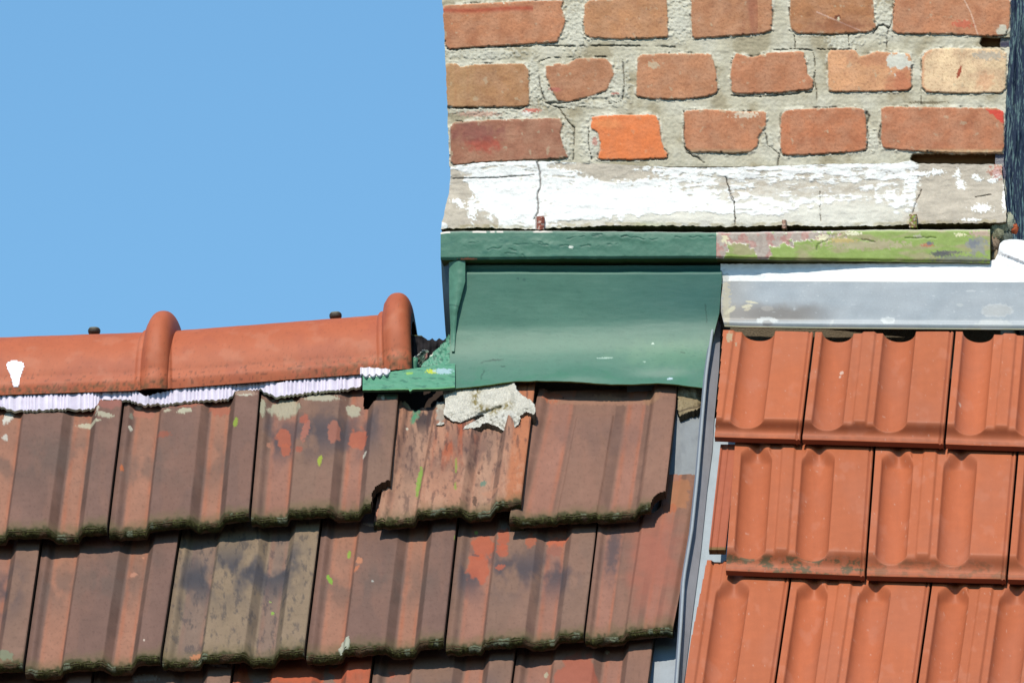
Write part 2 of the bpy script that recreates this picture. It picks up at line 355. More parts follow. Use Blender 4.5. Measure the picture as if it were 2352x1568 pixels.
    if sd == 16:
        bc = mix(bc, S(226, 80, 66), (1 - sst(-1, 1, sdf_poly(xs, ys, [(2265, 252), (2306, 253), (2306, 286)]) + 2 * fbm(xs, ys, 8, 2, 1))) * .9)
        bc = mix(bc, S(220, 196, 150), np.exp(-((ys - 348) / 4)**2) * (xs > 2110) * .6)
    if sd == 14:
        bc = mix(bc, S(224, 206, 180), blob(xs, ys, 1712, 264, 26, 7, 43, rag=.9) * .9)
        bc = mix(bc, S(166, 150, 118), sst(338, 352, ys) * .8)
    c_ = mix(c_, bc, m)
    hb = 0.0004 * fbm(xs, ys, 30, 3, sd) + 0.0003 * fbm(xs, ys, 7, 3, sd + 1) - 0.0009 * sst(-3.5, 0.5, d)**2
    C[sel] = c_; H[sel] = h_ * (1 - m) + hb * m
# mortar smeared round brick 7 has a dark outline
for pts, w in ((za([(690, 430), (760, 405), (960, 398), (1150, 395), (1275, 400), (1285, 560), (1275, 705), (1000, 720), (740, 715), (700, 600), (690, 430)]), 1.3),
               (za([(830, 750), (900, 850), (940, 890), (935, 1000), (930, 1110)]), 1.2), (za([(1040, 880), (1035, 1000), (1060, 1110)]), 1.0),
               (za([(980, 322), (1200, 318), (1500, 322), (1640, 330)]), 1.8), (za([(40, 345), (300, 330), (700, 318), (950, 322)]), 1.2),
               (zb_([(550, -400), (550, 210), (585, 250), (590, 340)]), 1.0), (zb_([(440, 350), (590, 342), (715, 350), (725, 420), (730, 480), (722, 560), (740, 640), (740, 745)]), 1.1),
               (zb_([(740, 345), (1010, 345)]), 1.2), (zb_([(960, 240), (962, 335)]), .8), (zb_([(1130, 235), (1170, 180), (1200, 175), (1240, 200), (1225, 260), (1225, 330)]), 1.3), (zb_([(1240, 200), (1270, 120), (1280, 0)]), 1.0),
               (zb_([(1465, 420), (1465, 640), (1468, 725)]), .9), (zb_([(1085, 780), (1100, 810), (1088, 860), (1098, 940), (1090, 1010)]), 1.8), (zb_([(1190, 880), (1170, 930), (1180, 1010)]), 1.4),
               (zb_([(385, 930), (400, 1010), (480, 1070), (475, 1100), (465, 1165)]), 1.2), (za([(1700, 770), (1700, 1000), (1720, 1060), (1800, 1100), (1850, 1140)]), 1.3),
               (za([(1870, 1190), (1990, 1195), (2050, 1172), (2180, 1172)]), 1.8), (zb_([(0, 1190), (80, 1195), (110, 1172), (400, 1168), (430, 1160)]), 1.4), (zb_([(700, 1150), (1200, 1145), (1350, 1160), (1405, 1115)]), 1.0),
               (zb_([(150, 665), (350, 672), (560, 655), (700, 640)]), 1.4), (za([(700, 700), (830, 750), (1000, 742), (1270, 710)]), 1.0), (za([(60, 750), (400, 750), (560, 755), (640, 730)]), 1.6)):
    sel = (X > min(p[0] for p in pts) - 8) & (X < max(p[0] for p in pts) + 8) & (Y > min(p[1] for p in pts) - 8) & (Y < max(p[1] for p in pts) + 8)
    xs, ys = X[sel], Y[sel]
    d = dist_line(xs + 1.6 * fbm(xs, ys, 9, 3, 61), ys + 1.6 * fbm(xs, ys, 9, 3, 62), pts); m = np.exp(-(d / (w * np.clip(.95 + 1.1 * fbm(xs, ys, 28, 3, 63), .25, 2.0)))**2) * sst(-.55, -.2, fbm(xs, ys, 36, 2, 64))
    C[sel] = mix(C[sel], S(46, 38, 32), m * .8); H[sel] = H[sel] - 0.003 * m
# reddish crumbs and pale dabs on the joints
for cx, cy, rx, ry, c in ((1222, 254, 20, 5, (206, 96, 80)), (1210, 262, 12, 6, (236, 232, 220)), (1100, 262, 50, 6, (200, 160, 140)), (1275, 206, 12, 5, (190, 110, 96)), (1412, 215, 8, 3, (190, 110, 96)), (1366, 325, 6, 9, (206, 140, 124)), (2130, 236, 40, 3, (120, 108, 84)), (1500, 150, 12, 8, (200, 180, 150))):
    m = blob(X, Y, cx, cy, rx, ry, int(cx), rag=.6); C = mix(C, S(*c), m * .8)
# two open joints at the right corner
for poly in (zb_([(1880, 262), (2110, 262), (2110, 330), (1960, 332), (1890, 330), (1870, 300)]), zb_([(1408, 1068), (2110, 1070), (2110, 1150), (1450, 1142), (1385, 1110)])):
    d = sdf_poly(X, Y, poly) + 2.0 * fbm(X, Y, 14, 3, 66); m = 1 - sst(-2.0, 0.5, d)
    H = H * (1 - m) - 0.022 * m; C = mix(C, S(120, 84, 50), m)
PP = WALL.at(X, Y, H)
slab("brickwork", PP, 0.03 * YB, C, M_BRICK, parent=chim)
# solid core behind, up to the top of the stack (past the picture)
def wp(x, y, off=0.0): return WALL.at(np.array(float(x)), np.array(float(y)), off)
dz = 0.36
c4 = [wp(1046, 905, -.028), wp(2296, 905, -.028), wp(2312, -150, -.028), wp(1034, -150, -.028)]
box_mesh("core", c4 + [v + dz * YB for v in c4], M_MORTAR, chim, S(120, 108, 90))
capc = [wp(1000, -134.5, .012), wp(2340, -134.5, .012), wp(2340, -190, .012), wp(1000, -190, .012)]
box_mesh("top_slab", capc + [v + (dz + .05) * YB for v in capc], M_MORTAR, chim, S(150, 146, 136))
# right-hand side: tarred flank in the shade, chalky streaks
sy, sx = np.meshgrid(np.arange(-134, 640, 2.0), np.arange(0, 0.40, 0.0022), indexing='ij')
ex = pl([(-140, 2328), (0, 2322), (240, 2312), (380, 2306), (470, 2312), (520, 2322), (640, 2326)], sy)
base = WALL.at(ex, sy, -0.006)
hh = 0.0030 * fbm(sx * 1000, sy, 14, 4, 71, sy=90) + 0.0012 * fbm(sx * 1000, sy, 4, 3, 72, sy=20)
SP = base + sx[..., None] * YB + hh[..., None] * XB
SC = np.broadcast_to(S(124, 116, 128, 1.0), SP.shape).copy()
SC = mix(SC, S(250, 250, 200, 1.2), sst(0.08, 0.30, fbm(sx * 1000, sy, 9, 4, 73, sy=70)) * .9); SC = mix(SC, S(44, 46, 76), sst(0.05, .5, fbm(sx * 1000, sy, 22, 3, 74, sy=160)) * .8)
slab("side_render", SP, -0.012 * XB, SC, M_MORTAR, parent=chim)

# plaster foot, flaring outwards
Xg, Vg = np.meshgrid(np.linspace(0, 1, 680), np.linspace(0, 1, 84), indexing='xy')
TOPL = [(1030, 386), (1100, 378), (1215, 373), (1235, 374), (1400, 381), (1560, 389), (1660, 389), (1760, 386), (1900, 381), (2060, 379), (2090, 373), (2110, 380), (2310, 382)]
BOTL = [(1010, 526), (1100, 522), (1215, 526), (1300, 522), (1420, 517), (1560, 519), (1640, 520), (1700, 520), (1800, 517), (1900, 520), (2060, 517), (2120, 514), (2200, 513), (2320, 511)]
v = Vg; yy = 380 + v * 142
l = pl([(380, 1034), (400, 1034), (440, 1032), (470, 1024), (500, 1017), (526, 1011)], yy) + 1.2 * fbm(yy, yy * 0, 12, 3, 81)
r = pl([(380, 2300), (440, 2306), (500, 2312), (526, 2310)], yy) + 1.5 * fbm(yy, yy * 0, 12, 3, 82)
X = l + Xg * (r - l)
t_ = pl(TOPL, X) - 4 + 1.5 * fbm(X, X * 0, 20, 3, 83); b_ = pl(BOTL, X) + 2.6 * fbm(X, X * 0, 16, 4, 84)
Y = t_ + v * (b_ - t_)
Hp = 0.001 + 0.004 * v + 0.010 * sst(.25, 1, v) + 0.0009 * fbm(X, Y, 60, 4, 85, sy=18) + 0.0004 * fbm(X, Y, 9, 3, 86)
gray = S(202, 190, 172)
C = np.broadcast_to(gray, X.shape + (3,)).copy(); C *= (1 + .07 * fbm(X, Y, 40, 4, 87) + .05 * fbm(X, Y, 7, 3, 88))[..., None]
C = mix(C, S(224, 219, 204), sst(1400, 1450, X) * sst(2110, 2060, X) * sst(.58, .72, v) * (0.9 + .3 * fbm(X, Y, 50, 3, 90)))
C = mix(C, S(232, 228, 214), sst(2060, 1960, X) * sst(1240, 1330, X) * sst(.42, .6, v + .08 * fbm(X, Y, 40, 3, 190)) * .6)
amt = 0.45 + 0 * X
amt += -1.9 * blob(X, Y, 1052, 480, 36, 75, 1, rag=.5, soft=.25) + -1.2 * blob(X, Y, 1105, 500, 28, 30, 2, rag=.7, soft=.2) - 1.4 * blob(X, Y, 1420, 401, 85, 12, 3, rag=.5, soft=.4)
amt += -2.0 * sst(2080, 2150, X + 22 * fbm(X, Y, 30, 3, 92)) - 1.3 * blob(X, Y, 1560, 512, 150, 24, 4, rag=.3, soft=.3) - .7 * blob(X, Y, 1850, 432, 260, 26, 5, rag=.6, soft=.6) - 1.3 * blob(X, Y, 1950, 492, 130, 28, 6, rag=.4, soft=.3) - 0.9 * blob(X, Y, 1345, 515, 70, 10, 7, soft=.3)
amt += -1.2 * blob(X, Y, 1860, 508, 420, 14, 16, rag=.3, soft=.3) - 1.1 * blob(X, Y, 1380, 383, 110, 10, 18, rag=.4, soft=.3) + .9 * blob(X, Y, 1140, 455, 90, 40, 8, soft=.4) + .8 * blob(X, Y, 1420, 465, 160, 32, 9, soft=.4)
wn = fbm(X, Y, 46, 5, 91, sy=12, rough=.68)
wm = sst(-.10, .22, amt + 1.05 * wn)
wht = S(250, 249, 244, 0.84) * (1 - .10 * sst(-.1, .5, fbm(X, Y, 60, 4, 391, sy=14)) - .08 * sst(.1, .5, fbm(X, Y, 8, 3, 392, sy=3)))[..., None]
C = mix(C, S(232, 228, 216), sst(-.45, .05, amt + 1.0 * fbm(X, Y, 50, 5, 399, sy=16, rough=.68)) * .45); C = mix(C, wht, wm); Hp += 0.0009 * wm
for cx, cy, rx, ry in ((2200, 400, 5, 12), (2205, 420, 9, 6), (2240, 405, 9, 4), (2248, 412, 8, 4), (2280, 415, 10, 5), (2208, 430, 9, 5), (2190, 405, 3, 3), (2110, 400, 26, 5), (2095, 415, 14, 14), (2150, 396, 16, 6), (2255, 478, 20, 8), (2290, 400, 8, 12), (1049, 462, 12, 5), (1058, 472, 8, 6), (1085, 480, 10, 22), (2230, 505, 20, 3), (2306, 460, 4, 22)):
    m = blob(X, Y, cx, cy, rx, ry, int(cx + cy), rag=.9, sc=5, soft=.2); C = mix(C, S(250, 250, 246, .9), m); Hp += .0006 * m
C = mix(C, S(196, 112, 92), blob(X, Y, 2292, 394, 18, 14, 5, rag=.9, sc=6) * .7); C = mix(C, S(176, 160, 110), (v > .95) * .5 * sst(-.3, .3, fbm(X, Y, 30, 3, 93)))
C = mix(C, S(176, 180, 120), sst(.9, 1, v) * sst(1560, 1500, X) * sst(1440, 1480, X) * .5)
for pts, w in ((za([(680, 1130), (700, 1200), (705, 1300), (680, 1350), (690, 1420), (685, 1480), (660, 1520)]), 1.7), (za([(1990, 1230), (2030, 1390), (2050, 1400), (2055, 1560)]), .8), (zb_([(1470, 1320), (1430, 1400), (1405, 1480)]), .9), (zb_([(110, 1250), (165, 1400), (175, 1540)]), .8),
               (za([(90, 1240), (400, 1235), (660, 1215)]), .8), (zb_([(760, 1330), (765, 1540)]), .6), (zb_([(1840, 1370), (1950, 1350)]), .7)):
    d = dist_line(X + 1.5 * fbm(X, Y, 9, 3, 94), Y, pts); m = np.exp(-(d / (w * 1.2))**2); C = mix(C, S(60, 46, 40), m * .85); Hp -= .003 * m
slab("plaster_foot", WALL.at(X, Y, Hp), 0.04 * YB, C, M_PLASTER, parent=chim, edgecol=S(110, 96, 70))
# rubble where the plaster ends at the right corner
for i, (cx, cy, rr, rgb) in enumerate(((2295, 530, 20, (150, 148, 120)), (2284, 560, 15, (150, 130, 110)), (2300, 585, 13, (120, 110, 96)), (2316, 512, 16, (170, 172, 150)), (2312, 548, 14, (100, 106, 96)), (2330, 525, 9, (190, 96, 60)), (2288, 590, 11, (166, 150, 126)))):
    u, w = np.meshgrid(np.linspace(0, 2 * math.pi, 25), np.linspace(0, math.pi, 13), indexing='ij')
    rad = rr / 1622. * (1 + .35 * fbm(u * 3 + i * 5, w * 3, 1.5, 3, i))
    c = wp(cx, cy, 0.0); Pn = c + (rad * np.cos(u) * np.sin(w))[..., None] * XB + (rad * np.cos(w) * 1.3)[..., None] * ZB + (rad * np.sin(u) * np.sin(w) * .8)[..., None] * YB
    cc = np.broadcast_to(S(*rgb), Pn.shape) * (1 + .4 * fbm(u * 4, w * 4, 1, 3, i + 5))[..., None]
    idx = np.arange(25 * 13).reshape(25, 13); q = np.stack([idx[:-1, :-1], idx[1:, :-1], idx[1:, 1:], idx[:-1, 1:]], -1).reshape(-1, 4)
    link("rubble_lump", raw_mesh("rubble_lump", Pn.reshape(-1, 3), q, cc.reshape(-1, 3), None, [M_MORTAR]), chim)

# wall hooks holding the sheet metal
for (x0, x1, y0, y1, c1, lab) in ((1229, 1250, 497, 527, (150, 84, 66), "rusty brown wall hook below the crack in the white plaster"), (1796, 1806, 505, 524, (180, 140, 120), "smallest flaking wall hook, at the middle of the plaster edge"), (2088, 2106, 492, 522, (150, 120, 80), "green-spotted rusty wall hook over the lime-green strip")):
    n = 14; xg, yg = np.meshgrid(np.linspace(x0, x1, n), np.linspace(y0, y1, n + 6), indexing='xy')
    rag = 0.0006 * fbm(xg, yg, 5, 3, x0)
    Ph = WALL.at(xg, yg, 0.0215 + rag + .003 * np.sin((xg - x0) / (x1 - x0) * math.pi))
    cc = np.broadcast_to(S(*c1), Ph.shape).copy(); cc = mix(cc, S(236, 228, 220), sst(.25, .0, (xg - x0) / (x1 - x0)) * (x0 < 1300)); cc = mix(cc, S(150, 180, 70), sst(.1, .4, fbm(xg, yg, 8, 3, 3)) * (x0 > 2000)); cc = mix(cc, S(220, 205, 190), sst(.25, .4, fbm(xg, yg, 6, 3, 8)) * .7)
    h = slab("wall_hook", Ph, 0.03 * YB, cc, M_METAL); tag(h, lab, "hook", "metal hooks along the plaster edge")

# ---------------------------------------------------------------- ledge flashing (box-shaped strip under the plaster)
led = thing("ledge_flashing", wp(1646, 598, 0.01), "long painted sheet-metal ledge under the plaster, dark green turning lime green", "ledge")
LT = [(1012, 534), (1030, 531), (1235, 530), (1640, 534), (1800, 532), (2000, 528), (2274, 527)]
LBt = [(1012, 596), (1035, 597), (1300, 594), (1650, 593), (1800, 597), (2000, 600), (2274, 604)]
def ledge_piece(x0, x1, name, n):
    X, V = np.meshgrid(np.linspace(x0, x1, n), np.linspace(0, 1, 40), indexing='xy')
    t_ = pl(LT, X) + .8 * fbm(X, X * 0, 30, 3, 101); b_ = pl(LBt, X) + .7 * fbm(X, X * 0, 40, 3, 102)
    Y = t_ + V * (b_ - t_)
    H = 0.0245 + .0016 * V - .0025 * sst(.9, 1, V) - .002 * sst(.06, 0, V) + .0009 * fbm(X, Y, 120, 3, 103) + .0003 * fbm(X, Y, 20, 3, 104)
    return X, Y, V, H
X, Y, V, H = ledge_piece(1012, 1645, "green", 330)
C = np.broadcast_to(S(80, 126, 106), X.shape + (3,)).copy(); C *= (1 + .09 * fbm(X, Y, 60, 4, 105) + .04 * fbm(X, Y, 6, 3, 106))[..., None]
C = mix(C, S(60, 112, 96), sst(.15, .5, fbm(X, Y, 50, 4, 107, sy=14)) * sst(1420, 1200, X) * .8)
for pts in ([(1120, 573), (1200, 560), (1260, 562), (1330, 566), (1420, 561)], [(1150, 552), (1200, 545), (1260, 562)], [(1340, 537), (1420, 541), (1480, 548)], [(1160, 580), (1190, 584)], [(1200, 585), (1210, 595)], [(1300, 548), (1380, 540), (1440, 543)], [(1065, 560), (1100, 556)], [(1160, 570), (1185, 574)], [(1550, 545), (1640, 543)], [(1480, 548), (1520, 552)]):
    d = dist_line(X + 3 * fbm(X, Y, 18, 3, 110), Y + 3 * fbm(X, Y, 14, 3, 109), pts); m = np.exp(-(d / 1.3)**2) * sst(-.3, .1, fbm(X, Y, 26, 2, 199)); C = mix(C, S(36, 84, 72), m * .7); H -= .0007 * m
    H += .0006 * np.exp(-(d / 9)**2)
C = mix(C, S(214, 222, 210), blob(X, Y, 1312, 567, 5, 3, 2, rag=.6)); C = mix(C, S(206, 130, 100), blob(X, Y, 1076, 595, 18, 3, 3, rag=.7))
C = mix(C, S(236, 226, 214), (V < .07) * sst(-.1, .1, fbm(X, Y * 0, 30, 3, 5)) * sst(1290, 1240, X) * .9); C = mix(C, S(205, 200, 190), sst(.04, 0, V) * .6)
slab("green_strip", WALL.at(X, Y, H), 0.045 * YB, C, M_PAINT, parent=led, edgecol=S(70, 104, 60))
# left return of the ledge
X, Y, V, H = ledge_piece(1644.5, 2274, "lime", 330)
C = np.broadcast_to(S(150, 172, 88), X.shape + (3,)).copy(); C *= (1 + .07 * fbm(X, Y, 50, 4, 115) + .05 * fbm(X, Y, 6, 3, 116))[..., None]
C = mix(C, S(172, 160, 122), sst(0.0, .5, fbm(X, Y, 80, 4, 114, sy=24)) * .8)
top = blob(X, Y, 1740, 546, 95, 20, 6, rag=.5, soft=.1) + blob(X, Y, 1752, 578, 18, 22, 7, rag=.5) + blob(X, Y, 1655, 565, 16, 40, 8, rag=.5) + blob(X, Y, 1850, 541, 70, 10, 9, rag=.7)
C = mix(C, S(176, 160, 148), np.clip(top, 0, 1)); C = mix(C, S(186, 128, 118), np.clip(top, 0, 1) * sst(.0, .3, fbm(X, Y, 20, 3, 117)) * .8)
pe = np.clip(top, 0, 1); H -= .0006 * pe
C = mix(C, S(244, 240, 220), np.exp(-((pe - .5) / .35)**2) * (pe > .1) * sst(-.15, .1, fbm(X, Y, 9, 3, 118)) * .95)
for cx, cy, rx, ry, c in ((1960, 536, 18, 4, (240, 236, 200)), (1890, 546, 14, 7, (236, 228, 190)), (2205, 539, 12, 4, (240, 234, 190)), (2110, 543, 10, 4, (190, 186, 160)), (2130, 563, 14, 4, (190, 110, 80)), (2135, 559, 8, 4, (110, 110, 120)), (2245, 565, 24, 18, (150, 150, 140)), (2235, 558, 12, 10, (130, 134, 140)), (2180, 580, 30, 4, (110, 104, 100)), (2210, 596, 66, 8, (136, 138, 120)), (1990, 562, 90, 10, (184, 172, 136)), (1935, 552, 30, 5, (200, 176, 110)), (2255, 536, 26, 6, (196, 166, 150)), (1700, 600, 40, 3, (170, 170, 110)), (1665, 550, 7, 9, (230, 220, 180)), (2160, 583, 22, 6, (90, 90, 92))):
    C = mix(C, S(*c), blob(X, Y, cx, cy, rx, ry, int(cx), rag=.7) * .9)
for pts in ([(1876, 575), (1880, 560), (1900, 552)], [(2080, 546), (2150, 546)], [(1980, 550), (2010, 556)]):
    d = dist_line(X + 3 * fbm(X, Y, 18, 3, 110), Y + 2 * fbm(X, Y, 14, 3, 109), pts); m = np.exp(-(d / 1.3)**2); C = mix(C, S(70, 84, 40), m * .8); H -= .0012 * m
C = mix(C, S(226, 214, 208), sst(.05, 0, V) * .7)
o = slab("lime_strip", WALL.at(X, Y, H), 0.045 * YB, C, M_PAINT, parent=led, edgecol=S(90, 96, 50))
o["label"] = "lime-green end of the ledge with peeling paint"

# ---------------------------------------------------------------- green apron below the ledge
apr = thing("apron_flashing", wp(1340, 880, 0.01), "large dark green painted metal apron between the chimney ledge and the old tiles", "flashing")
def smin(a, b, k):
    h = np.clip(.5 + .5 * (b - a) / k, 0, 1); return b + (a - b) * h - k * h * (1 - h)
def apron_t(X, Y, off1=.012, off2=.034, k=.05):
    return smin(WALL.t(X, Y, off1), ROOF.t(X, Y, off2), k)
X, V = np.meshgrid(np.linspace(0, 1, 330), np.linspace(0, 1, 150), indexing='xy')
yy = 600 + V * 295
l = pl([(600, 1031), (700, 1032), (760, 1035), (800, 1034), (850, 1032), (895, 1030)], yy); r = pl([(600, 1656), (640, 1658), (720, 1652), (760, 1642), (800, 1634), (900, 1618)], yy)
X = l + X * (r - l)
BT = [(1028, 893), (1075, 889), (1120, 884), (1180, 876), (1235, 874), (1300, 877), (1400, 882), (1450, 881), (1510, 878), (1560, 883), (1600, 889), (1625, 893)]
b_ = pl(BT, X) + .6 * fbm(X, X * 0, 30, 3, 120); Y = 600 + V * (b_ - 600)
hb = .0008 * fbm(X, Y, 260, 2, 121, sy=160) + .0003 * fbm(X, Y, 90, 2, 321, sy=60) + .00008 * fbm(X, Y, 40, 4, 122, sy=10) + .0035 * np.exp(-((Y - 866) / 14)**2) * np.sin((X - 1240) / 58.) * sst(1230, 1320, X)
hb -= .009 * sst(630, 606, Y)
hb += .0012 * np.exp(-((Y - 770 - 8 * np.sin(X / 150)) / 30)**2) + .002 * np.exp(-((X - 1560) / 90)**2 - ((Y - 840) / 26)**2)
Pa = CAM + apron_t(X, Y)[..., None] * ray(X, Y) + hb[..., None] * (-YB + .4 * ZB)
C = np.broadcast_to(S(79, 123, 105), X.shape + (3,)).copy(); C *= (1 + .05 * fbm(X, Y, 150, 4, 123) + .03 * fbm(X, Y, 6, 3, 124))[..., None]
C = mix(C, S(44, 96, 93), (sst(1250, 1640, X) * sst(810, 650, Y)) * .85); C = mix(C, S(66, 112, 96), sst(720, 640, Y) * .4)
C = mix(C, S(112, 150, 118), (np.exp(-((Y - 790) / 26)**2) * .15 + blob(X, Y, 1540, 815, 110, 28, 5, rag=.4, soft=.6) * .35))  # highlight along the outward bend painted in as paler green
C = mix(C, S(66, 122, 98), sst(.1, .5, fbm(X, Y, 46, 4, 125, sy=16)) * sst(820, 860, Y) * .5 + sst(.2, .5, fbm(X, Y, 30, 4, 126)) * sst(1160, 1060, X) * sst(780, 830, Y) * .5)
st = sst(.50, .66, fbm(X, Y, 24, 3, 127, sy=3.2)); C = mix(C, S(56, 104, 88), st * .35); hb2 = st
for cx, cy, rx, ry, c in ((1392, 822, 20, 1.2, (170, 196, 180)), (1538, 867, 7, 2, (190, 210, 220)), (1632, 878, 12, 2, (180, 200, 200)), (1480, 831, 3, 1.5, (160, 190, 170)), (1300, 624, 3, 2, (40, 80, 70)), (1155, 841, 5, 1, (30, 66, 56)), (1570, 810, 8, 1, (60, 90, 70)), (1500, 790, 3, 2, (200, 220, 200)), (1190, 640, 3, 3, (60, 100, 90)), (1204, 643, 3, 3, (60, 100, 90))):
    C = mix(C, S(*c), blob(X, Y, cx, cy, rx, ry, int(cx), rag=.3))
for pts in ([(1105, 790 + 42), (1125, 828), (1140, 826)], [(1125, 828), (1155, 825)], [(1620, 700), (1624, 740)], [(1105, 870), (1108, 858), (1112, 852)]):
    d = dist_line(X + 2 * fbm(X, Y, 9, 3, 128), Y + 2 * fbm(X, Y, 9, 3, 129), pts); C = mix(C, S(34, 72, 60), np.exp(-(d / 1.3)**2) * .8)
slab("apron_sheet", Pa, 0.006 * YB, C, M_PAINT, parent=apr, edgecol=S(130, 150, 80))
# fold standing at the left edge
X, V = np.meshgrid(np.linspace(0, 1, 30), np.linspace(0, 1, 90), indexing='xy'); Y = 603 + V * 205
l = pl([(600, 1032), (700, 1033), (760, 1036), (810, 1038)], Y); r = pl([(600, 1070), (650, 1070), (680, 1062), (720, 1052), (760, 1048), (810, 1044)], Y)
U = X; X = l + U * (r - l)
t = apron_t(X, Y) ; Pf = CAM + t[..., None] * ray(X, Y) + (.0035 + .006 * np.sin(U * math.pi * .75) * sst(1, .5, V) + .0008 * fbm(X, Y, 30, 3, 131))[..., None] * (-YB)
C = np.broadcast_to(S(90, 138, 116), X.shape + (3,)).copy() * (1 + .06 * fbm(X, Y, 14, 3, 132))[..., None]
C = mix(C, S(40, 80, 66), np.exp(-((Y - 702 - 6 * U) / 1.8)**2) * .7)
slab("side_fold", Pf, 0.003 * YB, C, M_PAINT, parent=apr)
# return round the left corner, its shade painted in as a dark colour
Y, U = np.meshgrid(np.linspace(598, 800, 70), np.linspace(0, 1, 12), indexing='ij')
x0 = pl([(598, 1033), (800, 1034)], Y); x1 = pl([(598, 1013), (640, 1015), (700, 1019), (760, 1023), (800, 1027)], Y)
X = x0 + (x1 - x0) * U
Pr = WALL.at(X, Y, .010 - .030 * U)
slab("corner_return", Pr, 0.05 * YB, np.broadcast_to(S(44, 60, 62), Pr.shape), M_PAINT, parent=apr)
# foot running left over the tiles
X, V = np.meshgrid(np.linspace(833, 1045, 110), np.linspace(0, 1, 40), indexing='xy')
TF = [(833, 862), (838, 862), (870, 856), (910, 852), (950, 846), (1000, 838), (1045, 834)]; BF = [(833, 896), (938, 894), (942, 899), (948, 894), (1000, 893), (1045, 890)]
t_ = pl(TF, X) + .8 * fbm(X, X * 0, 12, 3, 140); b_ = pl(BF, X) + .5 * fbm(X, X * 0, 16, 3, 141); Y = t_ + V * (b_ - t_)
hb = .0005 * fbm(X, Y, 20, 4, 142, sy=8)
C = np.broadcast_to(S(90, 150, 120), X.shape + (3,)).copy(); C *= (1 + .08 * fbm(X, Y, 20, 4, 143, sy=8))[..., None]
C = mix(C, S(50, 100, 84), sst(.2, .5, fbm(X, Y, 22, 4, 144, sy=6)) * .6); C = mix(C, S(196, 206, 60), blob(X, Y, 1021 - 30, 849 + 4, 12, 5, 5, rag=.5) * .9); C = mix(C, S(150, 190, 80), blob(X, Y, 940, 857, 9, 3, 6, rag=.5) * .8)
C = mix(C, S(170, 196, 204), blob(X, Y, 1012 + 6, 852, 22, 6, 7, rag=.6) * .85)
C = mix(C, S(246, 236, 236), (V < .16) * (X < 880) * (X > 838) * 1.0); C = mix(C, S(110, 170, 84), sst(.93, 1, V) * .6)
slab("foot_strip", ROOF.at(X, Y, .040 + hb), -0.004 * NR, C, M_PAINT, parent=apr, edgecol=S(40, 70, 46))
# crumpled gusset at the corner
X, Y = np.meshgrid(np.arange(955, 1048, 1.6), np.arange(765, 860, 1.6), indexing='xy')
d = sdf_poly(X, Y, [(966, 842), (980, 824), (996, 806), (1012, 790), (1022, 782), (1030, 768), (1046, 768), (1046, 856), (984, 852)]) + 2 * fbm(X, Y, 10, 3, 150)
hb = .003 * fbm(X, Y, 26, 4, 151) + .001 * fbm(X, Y, 6, 3, 152)
C = np.broadcast_to(S(90, 150, 122), X.shape + (3,)).copy(); C *= (1 + .1 * fbm(X, Y, 14, 4, 153))[..., None]; C = mix(C, S(34, 70, 60), sst(.2, .5, fbm(X, Y, 12, 4, 154)) * .6)
C = mix(C, S(230, 232, 210), blob(X, Y, 990, 812, 4, 6, 3, rag=.5)); C = mix(C, S(34, 44, 44), np.exp(-((Y - 843 + 2 * np.sin(X / 6)) / 2)**2) * .9)
slab("gusset", CAM + apron_t(X, Y, .004, .03)[..., None] * ray(X, Y) + hb[..., None] * (-YB), .012 * YB, C, M_PAINT, mask=d < 0, parent=apr)
# ---------------------------------------------------------------- right of the apron: white coating strip and zinc flashing
WT = [(1654, 606), (1800, 606), (2200, 604), (2272, 600), (2285, 596), (2292, 582), (2296, 560), (2305, 552), (2330, 549), (2352, 552), (2480, 556)]
X, V = np.meshgrid(np.linspace(1655, 2480, 420), np.linspace(0, 1, 40), indexing='xy')
t_ = pl(WT, X) + 1.0 * fbm(X, X * 0, 14, 3, 160); Y = t_ + V * (652 - t_)
off = .006 + .019 * sst(1600, 2150, X) * (.62 + .38 * V) + .004 * sst(2265, 2320, X) + .0006 * fbm(X, Y, 40, 4, 161) - .004 * blob(X, Y, 2330, 600, 40, 5, 3, rot=.4, soft=.6)
C = np.broadcast_to(S(250, 250, 250, .86), X.shape + (3,)).copy() * (1 - .12 * sst(0, .5, fbm(X, Y, 26, 4, 395, sy=12)))[..., None]; C = mix(C, S(206, 206, 200), blob(X, Y, 1664, 640, 12, 14, 3, rag=.8) * .8)
o = slab("white_seal_strip", WALL.at(X, Y, off), .03 * YB, C, M_WHITE)
tag(o, "bright white coated strip above the grey zinc sheet, under the lime-green ledge", "sealing strip")
zn = thing("zinc_flashing", WALL.at(np.array(1990.), np.array(750.), 0.01), "wide horizontal grey zinc sheet over the top of the new orange tiles", "flashing")
X, V = np.meshgrid(np.linspace(0, 1, 400), np.linspace(0, 1, 70), indexing='xy')
yb = 646 + V * 108
l = pl([(646, 1661), (690, 1656), (720, 1656), (752, 1664)], yb); X = l + X * (2480 - l)
t_ = 645 + (X - 1660) * .004; b_ = pl([(1655, 749), (1700, 751), (1900, 754), (2352, 757), (2480, 759)], X); Y = t_ + V * (b_ - t_)
off = .029 + .011 * V + .0015 * np.exp(-((V - .9) / .05)**2) - .001 * sst(.93, 1, V) + .0009 * fbm(X, Y, 160, 3, 165)
C = np.broadcast_to(S(154, 164, 171), X.shape + (3,)).copy(); C *= (1 + .05 * fbm(X, Y, 120, 4, 166, sy=30) + .03 * fbm(X, Y, 5, 2, 167))[..., None]
C = mix(C, S(112, 107, 102), sst(1960, 1820, X) * sst(690, 715, Y + 6 * fbm(X, Y, 40, 3, 3)) * sst(742, 730, Y) * .9); C = mix(C, S(140, 136, 130), sst(1760, 1670, X) * .6)
